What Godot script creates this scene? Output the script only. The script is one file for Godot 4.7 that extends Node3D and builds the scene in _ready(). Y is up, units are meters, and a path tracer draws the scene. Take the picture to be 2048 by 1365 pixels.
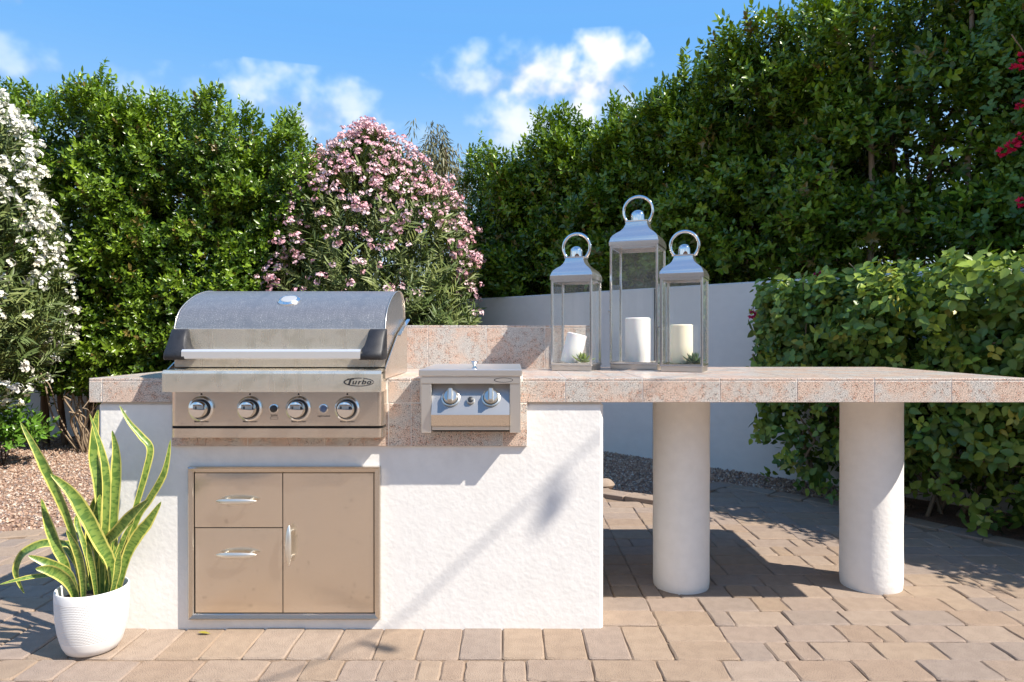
extends Node3D
# An outdoor kitchen island on a paver patio. x to the right, y up, z towards the viewer; z = 0 is the front of the island's white base.

var rng := RandomNumberGenerator.new()
var M := {}
var taken := {}
var uv_off := Vector2.ZERO
var sg := -1

func _ready():
	rng.seed = 20260
	# ---- camera, sky, sun, exposure
	var cam := Camera3D.new()
	cam.name = "camera"
	cam.position = Vector3(0, 1.056, 2.52)
	cam.rotation.x = -0.00468
	cam.fov = 52.31
	cam.near = 0.05
	cam.far = 400.0
	add_child(cam)
	var we := WorldEnvironment.new()
	we.name = "world_environment"
	var env := Environment.new()
	env.background_mode = Environment.BG_SKY
	env.tonemap_mode = Environment.TONE_MAPPER_LINEAR
	env.tonemap_exposure = 2.4
	env.sdfgi_enabled = true
	env.ssao_enabled = true
	env.ssil_enabled = true
	var sky := Sky.new()
	var pano := PanoramaSkyMaterial.new()
	pano.panorama = sky_texture()
	pano.energy_multiplier = 0.53
	sky.sky_material = pano
	env.sky = sky
	we.environment = env
	add_child(we)
	var sun := DirectionalLight3D.new()
	sun.name = "sun"
	sun.light_energy = 1.07
	sun.light_color = Color(1.0, 0.965, 0.915)
	sun.light_angular_distance = 0.53
	sun.shadow_enabled = true
	add_child(sun)
	sun.look_at_from_position(Vector3(8.0, 10.0, 3.9), Vector3.ZERO)
	# ---- the setting, then the things
	make_materials()
	make_ground()
	make_patio()
	make_walls()
	make_house()
	make_island()
	make_grill()
	make_burner()
	make_cabinet()
	make_lanterns()
	make_pot_plant()
	make_green()
	make_small()

# ---------------------------------------------------------------- helpers

func lin(r: float, g: float, b: float) -> Color:
	return Color(r, g, b).linear_to_srgb()

func numbered(called: String) -> String:
	var k: int = taken.get(called, 0)
	taken[called] = k + 1
	return called if k == 0 else "%s_%03d" % [called, k]

func thing(called: String, label: String, category: String, at := Vector3.ZERO, turn := 0.0, group := "") -> Node3D:
	var o := Node3D.new()
	o.name = numbered(called)
	add_child(o)
	o.position = at
	o.rotation.y = turn
	tag(o, label, category, group)
	return o

func tag(o: Node3D, label: String, category := "", group := "", kind := "") -> Node3D:
	o.set_meta("label", label)
	if category: o.set_meta("category", category)
	if group: o.set_meta("group", group)
	if kind: o.set_meta("kind", kind)
	return o

func st() -> SurfaceTool:
	var s := SurfaceTool.new()
	s.begin(Mesh.PRIMITIVE_TRIANGLES)
	return s

func mesh_of(s: SurfaceTool) -> ArrayMesh:
	s.generate_normals()
	return s.commit()

func obj(called: String, shape, mat: Material, parent: Node3D = self) -> MeshInstance3D:
	var o := MeshInstance3D.new()
	o.name = numbered(called) if parent == self else called
	o.mesh = mesh_of(shape) if shape is SurfaceTool else shape
	o.material_override = mat
	parent.add_child(o, true)
	return o

func put_uv(s: SurfaceTool, p: Vector3, out: Vector3):
	var n := out.abs()
	var uv := Vector2(p.x, -p.y)
	if n.y >= n.x and n.y >= n.z:
		uv = Vector2(p.x, p.z)
	elif n.x >= n.z:
		uv = Vector2(p.z, -p.y)
	s.set_uv(uv + uv_off)
	s.add_vertex(p)

func tri(s: SurfaceTool, a: Vector3, b: Vector3, c: Vector3, out: Vector3):
	s.set_smooth_group(sg)
	put_uv(s, a, out)
	if (c - a).cross(b - a).dot(out) < 0.0:
		put_uv(s, c, out)
		put_uv(s, b, out)
	else:
		put_uv(s, b, out)
		put_uv(s, c, out)

func quad(s: SurfaceTool, a: Vector3, b: Vector3, c: Vector3, d: Vector3, out: Vector3):
	tri(s, a, b, c, out)
	tri(s, a, c, d, out)

func box(s: SurfaceTool, lo: Vector3, hi: Vector3, ch := 0.0, xf := Transform3D.IDENTITY):
	var c := (lo + hi) / 2.0
	var h := (hi - lo) / 2.0
	var f := h - Vector3.ONE * ch
	for ax in 3:
		var b := (ax + 1) % 3
		var d := (ax + 2) % 3
		for sn in [-1.0, 1.0]:
			var q := []
			for k in [[-1.0, -1.0], [1.0, -1.0], [1.0, 1.0], [-1.0, 1.0]]:
				var p := Vector3.ZERO
				p[ax] = sn * h[ax]
				p[b] = k[0] * f[b]
				p[d] = k[1] * f[d]
				q.append(xf * (c + p))
			var o := Vector3.ZERO
			o[ax] = sn
			quad(s, q[0], q[1], q[2], q[3], xf.basis * o)
			if ch <= 0.0: continue
			for s2 in [-1.0, 1.0]:
				var e := []
				for k in [[h[ax], f[b], -1.0], [h[ax], f[b], 1.0], [f[ax], h[b], 1.0], [f[ax], h[b], -1.0]]:
					var p := Vector3.ZERO
					p[ax] = sn * k[0]
					p[b] = s2 * k[1]
					p[d] = k[2] * f[d]
					e.append(xf * (c + p))
				o = Vector3.ZERO
				o[ax] = sn * 1.01
				o[b] = s2
				quad(s, e[0], e[1], e[2], e[3], xf.basis * o)
	if ch > 0.0:
		for i in 8:
			var g := Vector3(1 if i & 1 else -1, 1 if i & 2 else -1, 1 if i & 4 else -1)
			tri(s, xf * (c + g * Vector3(h.x, f.y, f.z)), xf * (c + g * Vector3(f.x, h.y, f.z)), xf * (c + g * Vector3(f.x, f.y, h.z)), xf.basis * g)

func on_axis(axis: int, p: Vector2, t: float) -> Vector3:
	if axis == 0: return Vector3(t, p.y, p.x)
	if axis == 1: return Vector3(p.x, t, p.y)
	return Vector3(p.x, p.y, t)

func prism(s: SurfaceTool, poly: PackedVector2Array, axis: int, from: float, to: float, smooth := false, caps := true, closed := true):
	var area := 0.0
	for i in poly.size():
		area += poly[i].cross(poly[(i + 1) % poly.size()])
	var sn := 1.0 if area > 0.0 else -1.0
	var grp := 10
	for i in poly.size() if closed else poly.size() - 1:
		var a := poly[i]
		var b := poly[(i + 1) % poly.size()]
		var d := b - a
		if smooth and i > 0:
			var e := a - poly[i - 1]
			if absf(e.angle_to(d)) > 0.6: grp += 1
		sg = grp if smooth else -1
		var n := Vector2(d.y, -d.x) * sn
		quad(s, on_axis(axis, a, from), on_axis(axis, b, from), on_axis(axis, b, to), on_axis(axis, a, to), on_axis(axis, n, 0.0))
	sg = -1
	if caps:
		var t := Geometry2D.triangulate_polygon(poly)
		var one := Vector3.ZERO
		one[axis] = signf(to - from)
		for i in range(0, t.size(), 3):
			tri(s, on_axis(axis, poly[t[i]], to), on_axis(axis, poly[t[i + 1]], to), on_axis(axis, poly[t[i + 2]], to), one)
			tri(s, on_axis(axis, poly[t[i]], from), on_axis(axis, poly[t[i + 1]], from), on_axis(axis, poly[t[i + 2]], from), -one)

# profile: (radius, height) from the bottom up, turned about y
func lathe(s: SurfaceTool, prof: PackedVector2Array, n := 32, xf := Transform3D.IDENTITY):
	var grp := 20
	var len := 0.0
	for i in prof.size() - 1:
		var a := prof[i]
		var b := prof[i + 1]
		if i > 0 and absf((a - prof[i - 1]).angle_to(b - a)) > 0.6: grp += 1
		var v0 := len
		len += a.distance_to(b)
		for k in n:
			var t0 := TAU * k / n
			var t1 := TAU * (k + 1) / n
			var mid := (t0 + t1) / 2.0
			var d := b - a
			var out := Vector3(cos(mid) * d.y, -d.x, sin(mid) * d.y)
			var q := [Vector3(cos(t0) * a.x, a.y, sin(t0) * a.x), Vector3(cos(t1) * a.x, a.y, sin(t1) * a.x), Vector3(cos(t1) * b.x, b.y, sin(t1) * b.x), Vector3(cos(t0) * b.x, b.y, sin(t0) * b.x)]
			var uv := [Vector2(t0 / TAU, v0), Vector2(t1 / TAU, v0), Vector2(t1 / TAU, len), Vector2(t0 / TAU, len)]
			for f in [[0, 1, 2], [0, 2, 3]]:
				var A: Vector3 = q[f[0]]
				var B: Vector3 = q[f[1]]
				var C: Vector3 = q[f[2]]
				if A.is_equal_approx(B) or B.is_equal_approx(C) or A.is_equal_approx(C): continue
				var order: Array = f if (C - A).cross(B - A).dot(out) >= 0.0 else [f[0], f[2], f[1]]
				for j in order:
					s.set_smooth_group(grp)
					s.set_uv(uv[j])
					s.add_vertex(xf * q[j])

func tube(s: SurfaceTool, pts: Array, rad, n := 8, closed := false):
	var rings := []
	var m := pts.size()
	var side := Vector3.ZERO
	for i in m:
		var a: Vector3 = pts[(i - 1 + m) % m] if closed or i > 0 else pts[i]
		var b: Vector3 = pts[(i + 1) % m] if closed or i < m - 1 else pts[i]
		var t := (b - a).normalized()
		if side == Vector3.ZERO:
			side = t.cross(Vector3.UP if absf(t.y) < 0.9 else Vector3.RIGHT).normalized()
		side = (side - t * side.dot(t)).normalized()
		var up := side.cross(t)
		var r: float = rad[i] if rad is Array or rad is PackedFloat32Array else rad
		var ring := []
		for k in n:
			ring.append(pts[i] + (side * cos(TAU * k / n) + up * sin(TAU * k / n)) * r)
		rings.append(ring)
	sg = 5
	for i in m if closed else m - 1:
		var A: Array = rings[i]
		var B: Array = rings[(i + 1) % m]
		for k in n:
			var k1 := (k + 1) % n
			quad(s, A[k], A[k1], B[k1], B[k], (A[k] + A[k1]) / 2.0 - pts[i])
	sg = -1
	if not closed:
		for e in [0, m - 1]:
			var out: Vector3 = pts[0] - pts[1] if e == 0 else pts[m - 1] - pts[m - 2]
			for k in n:
				tri(s, pts[e], rings[e][k], rings[e][(k + 1) % n], out)

func smooth_pts(p: Array, per := 4) -> Array:
	var out := []
	for i in p.size() - 1:
		var a: Vector3 = p[maxi(i - 1, 0)]
		var b: Vector3 = p[i]
		var c: Vector3 = p[i + 1]
		var d: Vector3 = p[mini(i + 2, p.size() - 1)]
		for k in per:
			out.append(b.cubic_interpolate(c, a, d, float(k) / per))
	out.append(p[p.size() - 1])
	return out

func along(n: Vector3) -> Basis:  # a basis whose y points along n
	var y := n.normalized()
	var x := y.cross(Vector3.FORWARD if absf(y.z) < 0.9 else Vector3.RIGHT).normalized()
	return Basis(x, y, x.cross(y))

func text(words: String, size: float, m: Material, parent: Node3D, xf: Transform3D, called := "lettering", depth := 0.0006) -> MeshInstance3D:
	var t := TextMesh.new()
	var f := SystemFont.new()
	f.font_names = PackedStringArray(["Droid Sans"])
	f.font_weight = 700
	t.font = f
	t.text = words
	t.font_size = 32
	t.pixel_size = size / 32.0
	t.depth = depth
	var o := MeshInstance3D.new()
	o.name = called
	o.mesh = t
	o.material_override = m
	o.transform = xf
	parent.add_child(o, true)
	return o

# ---------------------------------------------------------------- textures and materials

func noise(seed_: int, freq: float, oct := 4, kind := FastNoiseLite.TYPE_SIMPLEX_SMOOTH) -> FastNoiseLite:
	var n := FastNoiseLite.new()
	n.seed = seed_
	n.frequency = freq
	n.noise_type = kind
	n.fractal_octaves = oct
	n.fractal_type = FastNoiseLite.FRACTAL_FBM if oct > 1 else FastNoiseLite.FRACTAL_NONE
	return n

func grey(seed_: int, freq: float, size: int, oct := 4, wide := 1) -> PackedByteArray:
	var im := noise(seed_, freq, oct).get_seamless_image(size, size)
	im.convert(Image.FORMAT_L8)
	if wide > 1:
		im.resize(size, size * wide)
		im.crop(size, size)
	return im.get_data()

func tex(w: int, h: int, data: PackedByteArray, fmt := Image.FORMAT_RGB8) -> ImageTexture:
	return ImageTexture.create_from_image(Image.create_from_data(w, h, false, fmt, data))

func tinted(a: PackedByteArray, b: PackedByteArray, lo: Color, hi: Color, grain: float) -> PackedByteArray:
	var out := PackedByteArray()
	out.resize(a.size() * 3)
	for i in a.size():
		var t := smoothstep(0.2, 0.8, a[i] / 255.0)
		var g := 1.0 + (b[i] / 255.0 - 0.5) * grain
		out[i * 3] = clampi(int((lo.r + (hi.r - lo.r) * t) * g * 255.0), 0, 255)
		out[i * 3 + 1] = clampi(int((lo.g + (hi.g - lo.g) * t) * g * 255.0), 0, 255)
		out[i * 3 + 2] = clampi(int((lo.b + (hi.b - lo.b) * t) * g * 255.0), 0, 255)
	return out

func mat(called: String, albedo: Color, rough: float, metal := 0.0) -> StandardMaterial3D:
	var m := StandardMaterial3D.new()
	m.resource_name = called
	m.albedo_color = albedo
	m.roughness = rough
	m.metallic = metal
	M[called] = m
	return m

func tri_map(m: StandardMaterial3D, scale: Vector3, world := true):
	m.uv1_triplanar = true
	m.uv1_world_triplanar = world
	m.uv1_triplanar_sharpness = 4.0
	m.uv1_scale = scale

func relief(m: StandardMaterial3D, t: Texture2D, cm: float):
	m.heightmap_enabled = true
	m.heightmap_texture = t
	m.heightmap_scale = cm

func leafy(called: String, rough: float, back: Color, spec := 0.5) -> StandardMaterial3D:
	var m := mat(called, Color.WHITE, rough)
	m.vertex_color_use_as_albedo = true
	m.metallic_specular = spec
	m.cull_mode = BaseMaterial3D.CULL_DISABLED
	m.backlight_enabled = true
	m.backlight = back
	return m

func granite_texture() -> ImageTexture:
	var n := 1024
	var wn := noise(11, 0.0045, 4)
	wn.domain_warp_enabled = true
	wn.domain_warp_amplitude = 60.0
	var im := wn.get_seamless_image(n, n)
	im.convert(Image.FORMAT_L8)
	var vein := im.get_data()
	var patch := grey(12, 0.03, n, 3)
	var fine := grey(13, 0.22, n, 2)
	var dark := grey(14, 0.15, n, 2)
	var out := PackedByteArray()
	out.resize(n * n * 3)
	for i in n * n:
		var v := vein[i] / 255.0
		var p := patch[i] / 255.0
		var f := fine[i] / 255.0
		var d := dark[i] / 255.0
		var warm := smoothstep(0.30, 0.70, v * 0.82 + p * 0.18)
		var r := lerpf(0.80, 0.845, warm)
		var g := lerpf(0.775, 0.747, warm)
		var b := lerpf(0.742, 0.675, warm)
		var k := 0.95 + (f - 0.5) * 0.46
		if f > 0.64: k += 0.06
		r *= k
		g *= k
		b *= k
		var dk := smoothstep(0.71, 0.80, d + (p - 0.5) * 0.18) * 0.68
		var rust := smoothstep(0.62, 0.75, (1.0 - d) * 0.6 + p * 0.4) * 0.3
		r *= (1.0 - dk) * (1.0 - rust * 0.3)
		g *= (1.0 - dk) * (1.0 - rust * 0.8)
		b *= (1.0 - dk) * (1.0 - rust)
		out[i * 3] = clampi(int(r * 255.0), 0, 255)
		out[i * 3 + 1] = clampi(int(g * 255.0), 0, 255)
		out[i * 3 + 2] = clampi(int(b * 255.0), 0, 255)
	return tex(n, n, out)

func sky_texture() -> ImageTexture:
	# 4096 x 2048 round sky: a clear blue that pales towards the horizon, with cumulus all round
	var w := 4096
	var h := 2048
	var im := Image.create(w, h, false, Image.FORMAT_RGB8)
	var zen := Color(0.32, 0.52, 0.79)
	var mid := Color(0.415, 0.655, 0.90)
	var low := Color(0.77, 0.85, 0.915)
	var cols := []
	for y in h:
		var el := 90.0 - (y + 0.5) / h * 180.0
		var c := low
		if el > 0.0:
			c = low.lerp(mid, smoothstep(2.0, 25.0, el)).lerp(zen, smoothstep(18.0, 85.0, el))
		else:
			c = Color(0.62, 0.56, 0.5)
		cols.append(c)
		im.fill_rect(Rect2i(0, y, w, 1), c)
	var wn := noise(77, 0.014, 6)
	var fn := noise(78, 0.05, 4)
	# heading from straight ahead, height (degrees), half width, half height, strength
	var cl := [[7.2, 20.3, 3.2, 2.4, 1.0], [3.6, 20.0, 4.2, 2.2, 0.95], [-2.0, 20.6, 4.6, 1.8, 0.7], [1.5, 21.6, 2.4, 1.6, 0.6], [2.2, 17.6, 5.0, 2.4, 0.65], [0.0, 15.8, 3.4, 1.6, 0.6], [7.0, 17.6, 3.2, 2.0, 0.7], [-17.0, 17.6, 6.0, 2.0, 0.68], [-22.0, 16.8, 3.5, 1.4, 0.5], [-28.0, 17.2, 5.5, 1.6, 0.5], [-36.5, 22.6, 3.4, 1.9, 0.8], [-38.0, 18.0, 6.0, 1.4, 0.5], [22.6, 25.4, 2.0, 2.2, 0.8], [-13.0, 15.5, 5.0, 1.4, 0.5]]
	var r := RandomNumberGenerator.new()
	r.seed = 5
	for k in 120:
		var az := r.randf_range(43.0, 317.0)
		var sz := r.randf_range(3.0, 8.0)
		cl.append([az, r.randf_range(5.0, 62.0), sz, sz * r.randf_range(0.35, 0.6), r.randf_range(0.5, 1.0)])
	for c in cl:
		var cx: float = fposmod(c[0], 360.0) / 360.0 * w
		var cy: float = (90.0 - c[1]) / 180.0 * h
		var rx: float = c[2] * w / 360.0 * 1.5
		var ry: float = c[3] * h / 180.0 * 1.5
		for y in range(int(cy - ry), int(cy + ry) + 1):
			var dy := (y - cy) / ry
			for x in range(int(cx - rx), int(cx + rx) + 1):
				var dx := (x - cx) / rx
				var q := dx * dx + dy * dy * (0.75 if dy < 0.0 else 1.6)
				if q >= 1.0: continue
				var nz := wn.get_noise_2d(x, y * 1.3)
				var a := (1.0 - q) * 1.1 + nz * 1.15 - 0.30
				if a <= 0.0: continue
				a = smoothstep(0.0, 1.15, a + fn.get_noise_2d(x, y) * 0.22) * c[4]
				var body := clampf(0.5 - dy * 0.55 + nz * 0.9, 0.0, 1.0)
				var col := Color(0.69, 0.74, 0.86).lerp(Color(0.95, 0.95, 0.96), smoothstep(0.1, 0.7, body))
				var xx := posmod(x, w)
				im.set_pixel(xx, y, im.get_pixel(xx, y).lerp(col, a))
	return ImageTexture.create_from_image(im)

func make_materials():
	var mott := grey(1, 0.014, 512)
	var grain := grey(2, 0.22, 512, 2)
	var lumps := grey(3, 0.03, 512, 5)
	var t_mott := tex(512, 512, mott, Image.FORMAT_L8)
	var t_lumps := tex(512, 512, lumps, Image.FORMAT_L8)
	var t_trowel := tex(512, 512, grey(4, 0.07, 512, 4), Image.FORMAT_L8)
	var t_grain := tex(512, 512, grain, Image.FORMAT_L8)
	# tumbled concrete pavers in a few tones
	var paver_tex := tex(512, 512, tinted(mott, grain, Color(0.93, 0.92, 0.91), Color(1.0, 0.99, 0.975), 0.5))
	for k in 8:
		var c: Color = [lin(0.325, 0.24, 0.178), lin(0.345, 0.264, 0.203), lin(0.32, 0.244, 0.19), lin(0.355, 0.278, 0.22), lin(0.335, 0.25, 0.182), lin(0.30, 0.24, 0.20), lin(0.33, 0.257, 0.208), lin(0.36, 0.272, 0.20)][k]
		var m := mat("paver_%d" % k, c, 0.9)
		m.albedo_texture = paver_tex
		tri_map(m, Vector3.ONE * (1.9 + 0.07 * k))
		m.uv1_offset = Vector3(0.13 * k, 0, 0.37 * k)
		relief(m, t_grain, 0.2)
	var m := mat("joint_sand", lin(0.25, 0.18, 0.125), 0.95)
	m.albedo_texture = paver_tex
	tri_map(m, Vector3.ONE * 3.0)
	m = mat("gravel", Color.WHITE, 0.95)
	m.albedo_texture = tex(512, 512, tinted(grain, mott, Color(0.40, 0.29, 0.24), Color(0.80, 0.66, 0.56), 0.3))
	tri_map(m, Vector3.ONE * 1.3)
	relief(m, t_grain, 1.2)
	m = mat("pebble", Color.WHITE, 0.9)
	m.vertex_color_use_as_albedo = true
	# painted stucco
	var stucco_tex := tex(512, 512, tinted(mott, lumps, Color(0.985, 0.985, 0.985), Color(1.0, 1.0, 1.0), 0.03))
	m = mat("white_stucco", lin(0.845, 0.82, 0.78), 0.75)
	m.albedo_texture = stucco_tex
	tri_map(m, Vector3.ONE * 1.1)
	relief(m, t_trowel, 0.075)
	m = mat("wall_paint", lin(0.76, 0.735, 0.69), 0.85)
	m.albedo_texture = stucco_tex
	tri_map(m, Vector3.ONE * 0.8)
	relief(m, t_lumps, 0.10)
	m = mat("house_wall", lin(0.74, 0.67, 0.57), 0.9)
	mat("house_trim", lin(0.78, 0.77, 0.74), 0.8)
	mat("house_roof", lin(0.30, 0.16, 0.10), 0.9)
	mat("dark_glass", lin(0.02, 0.025, 0.03), 0.06)
	# granite tiles
	m = mat("granite", Color.WHITE, 0.28)
	m.albedo_texture = granite_texture()
	mat("grout", lin(0.74, 0.69, 0.63), 0.9)
	# metals
	var streak := grey(21, 0.02, 512, 4, 10)
	var st2 := grey(22, 0.09, 512, 2, 14)
	var blotch := grey(23, 0.008, 512, 4)
	var sm := PackedByteArray()
	var sr := PackedByteArray()
	sm.resize(512 * 512 * 3)
	sr.resize(512 * 512)
	for i in 512 * 512:
		var a := streak[i] / 255.0
		var b := st2[i] / 255.0
		var c := blotch[i] / 255.0
		var k := 1.0 - 0.05 * smoothstep(0.6, 0.85, a) - 0.02 * (b - 0.5) - 0.06 * smoothstep(0.5, 0.8, c)
		sm[i * 3] = clampi(int(k * 250), 0, 255)
		sm[i * 3 + 1] = clampi(int(k * 245), 0, 255)
		sm[i * 3 + 2] = clampi(int((k - 0.02 * c) * 236), 0, 255)
		sr[i] = clampi(int((0.74 + 0.14 * smoothstep(0.45, 0.9, a) + 0.05 * (b - 0.5) + 0.15 * (c - 0.5)) * 255), 0, 255)
	m = mat("streaked_steel", lin(0.92, 0.87, 0.795), 0.33, 0.78)
	m.albedo_texture = tex(512, 512, sm)
	m.roughness_texture = tex(512, 512, sr, Image.FORMAT_L8)
	m.roughness_texture_channel = BaseMaterial3D.TEXTURE_CHANNEL_RED
	tri_map(m, Vector3(2.1, 2.1, 2.1))
	m = mat("door_steel", lin(0.79, 0.71, 0.61), 0.27, 0.95)
	mat("cabinet_trim", lin(0.66, 0.61, 0.545), 0.26, 1.0)
	m = M.door_steel
	m.roughness_texture = tex(512, 512, tinted(blotch, lumps, Color(0.82, 0.82, 0.82), Color(1.0, 1.0, 1.0), 0.12))
	var smudge := PackedByteArray()
	smudge.resize(512 * 512 * 3)
	for i in 512 * 512:
		var q := 1.0 - 0.08 * smoothstep(0.70, 0.84, lumps[i] / 255.0) * smoothstep(0.4, 0.6, blotch[i] / 255.0) - 0.02 * (grain[i] / 255.0)
		for c in 3: smudge[i * 3 + c] = clampi(int(q * 255.0), 0, 255)
	m.albedo_texture = tex(512, 512, smudge)
	m.anisotropy_enabled = true
	m.anisotropy = 0.55
	m.roughness_texture_channel = BaseMaterial3D.TEXTURE_CHANNEL_RED
	tri_map(m, Vector3(1.7, 1.7, 1.7))
	m = mat("frame_steel", lin(0.80, 0.76, 0.70), 0.32, 0.85)
	mat("handle_alloy", lin(0.84, 0.83, 0.81), 0.30, 0.6)
	mat("satin_plate", lin(0.36, 0.36, 0.365), 0.45, 0.8)
	mat("pull_steel", lin(0.80, 0.77, 0.70), 0.36, 0.9)
	m = mat("bright_steel", lin(0.84, 0.83, 0.80), 0.22, 1.0)
	mat("chrome", lin(0.80, 0.79, 0.77), 0.045, 1.0)
	mat("lantern_steel", lin(0.73, 0.71, 0.68), 0.13, 0.88)
	mat("lantern_base", lin(0.58, 0.55, 0.51), 0.30, 1.0)
	mat("brass_edge", lin(0.62, 0.56, 0.36), 0.35, 1.0)
	# the hood: steel under a film of pale dust, thick in flecks
	var specks := grey(24, 0.17, 512, 2)
	var film := grey(25, 0.02, 512, 4)
	var hm := PackedByteArray()
	var hr := PackedByteArray()
	var hmet := PackedByteArray()
	hm.resize(512 * 512 * 3)
	hr.resize(512 * 512)
	hmet.resize(512 * 512)
	for i in 512 * 512:
		var f := smoothstep(0.74, 0.84, specks[i] / 255.0)
		var d := film[i] / 255.0
		var k := 0.62 + 0.04 * (d - 0.5) + 0.28 * f + 0.14 * (specks[i] / 255.0 - 0.5)
		hm[i * 3] = clampi(int(k * 255), 0, 255)
		hm[i * 3 + 1] = clampi(int(k * 252), 0, 255)
		hm[i * 3 + 2] = clampi(int(k * 250), 0, 255)
		hr[i] = clampi(int((0.66 + 0.25 * f + 0.05 * (d - 0.5)) * 255), 0, 255)
		hmet[i] = clampi(int((0.74 - 0.6 * f - 0.05 * d) * 255), 0, 255)
	m = mat("dusty_steel", lin(0.92, 0.91, 0.90), 0.6, 1.0)
	m.albedo_texture = tex(512, 512, hm)
	m.roughness_texture = tex(512, 512, hr, Image.FORMAT_L8)
	m.roughness_texture_channel = BaseMaterial3D.TEXTURE_CHANNEL_RED
	m.metallic_texture = tex(512, 512, hmet, Image.FORMAT_L8)
	m.metallic_texture_channel = BaseMaterial3D.TEXTURE_CHANNEL_RED
	tri_map(m, Vector3.ONE * 2.6)
	m = mat("black_plastic", lin(0.026, 0.026, 0.029), 0.5)
	m.albedo_texture = tex(512, 512, tinted(specks, film, Color(0.70, 0.70, 0.72), Color(1.0, 1.0, 1.0), 0.5))
	tri_map(m, Vector3.ONE * 2.6)
	mat("black_print", lin(0.02, 0.02, 0.022), 0.5)
	mat("dark_gap", lin(0.012, 0.011, 0.01), 0.8)
	mat("black_rubber", lin(0.03, 0.03, 0.032), 0.45)
	mat("blue_button", lin(0.10, 0.15, 0.26), 0.2)
	mat("dial_face", lin(0.36, 0.37, 0.38), 0.3)
	mat("satin_knob", lin(0.66, 0.64, 0.58), 0.28, 0.9)
	# glass, wax
	m = mat("glass", Color(0.93, 0.97, 0.94, 0.04), 0.02)
	m.transparency = BaseMaterial3D.TRANSPARENCY_ALPHA
	m = mat("white_wax", lin(0.84, 0.83, 0.79), 0.5)
	m.subsurf_scatter_enabled = true
	m.subsurf_scatter_strength = 0.15
	m = mat("ivory_wax", lin(0.84, 0.78, 0.58), 0.5)
	m.subsurf_scatter_enabled = true
	m.subsurf_scatter_strength = 0.15
	# the pot: rows of small dents
	var dent := PackedByteArray()
	dent.resize(256 * 64)
	for y in 64:
		for x in 256:
			var ox := 4.0 if (y / 8) % 2 else 0.0
			var dx := fposmod(x + ox, 8.0) - 4.0
			var dy := fposmod(y, 8.0) - 4.0
			dent[y * 256 + x] = int(255.0 * smoothstep(4.0, 12.0, dx * dx * 1.0 + dy * dy * 1.4))
	m = mat("pot_glaze", lin(0.80, 0.795, 0.785), 0.45)
	m = mat("pot_dented", lin(0.80, 0.795, 0.785), 0.5)
	m.uv1_scale = Vector3(5.0, 22.0, 1)
	relief(m, tex(256, 64, dent, Image.FORMAT_L8), 0.12)
	m = mat("soil", lin(0.09, 0.065, 0.05), 0.95)
	m.albedo_texture = tex(512, 512, tinted(grain, mott, Color(0.5, 0.48, 0.46), Color(1, 1, 1), 0.5))
	tri_map(m, Vector3.ONE * 6.0)
	relief(m, t_grain, 1.0)
	# snake plant leaf: yellow margins, cross-banded green blade
	var sn := PackedByteArray()
	sn.resize(64 * 512 * 3)
	var bn := noise(31, 0.05, 3)
	for y in 512:
		for x in 64:
			var e := absf(x - 31.5) / 31.5 + bn.get_noise_2d(x * 2.0, y * 0.4) * 0.10
			var band := smoothstep(-0.1, 0.35, bn.get_noise_2d(x * 0.3 + 300.0, y * 1.1))
			var c := Color(0.46, 0.55, 0.25).lerp(Color(0.31, 0.43, 0.18), band)
			c = c.lerp(Color(0.42, 0.52, 0.16), smoothstep(0.55, 0.75, e) * 0.5).lerp(Color(0.82, 0.79, 0.42), smoothstep(0.70, 0.80, e))
			sn[(y * 64 + x) * 3] = int(c.r * 255)
			sn[(y * 64 + x) * 3 + 1] = int(c.g * 255)
			sn[(y * 64 + x) * 3 + 2] = int(c.b * 255)
	m = mat("snake_leaf", Color.WHITE, 0.38)
	m.albedo_texture = tex(64, 512, sn)
	m.cull_mode = BaseMaterial3D.CULL_DISABLED
	m.backlight_enabled = true
	m.backlight = Color(0.25, 0.28, 0.12)
	# plants
	leafy("ficus_leaf", 0.30, Color(0.58, 0.62, 0.22), 0.5)
	leafy("oleander_leaf", 0.5, Color(0.45, 0.50, 0.25), 0.42)
	leafy("vine_leaf", 0.38, Color(0.62, 0.66, 0.25), 0.45)
	leafy("petal", 0.6, Color(0.5, 0.5, 0.5), 0.3)
	m = mat("bark", lin(0.20, 0.135, 0.085), 0.9)
	m.albedo_texture = tex(512, 512, tinted(streak, grain, Color(0.6, 0.58, 0.55), Color(1, 1, 1), 0.4))
	tri_map(m, Vector3.ONE * 2.0)
	m = mat("pale_twig", lin(0.30, 0.225, 0.15), 0.9)
	mat("moss", lin(0.16, 0.13, 0.04), 0.95)
	mat("cable", lin(0.02, 0.02, 0.02), 0.5)

# ---------------------------------------------------------------- ground, patio, walls

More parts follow.
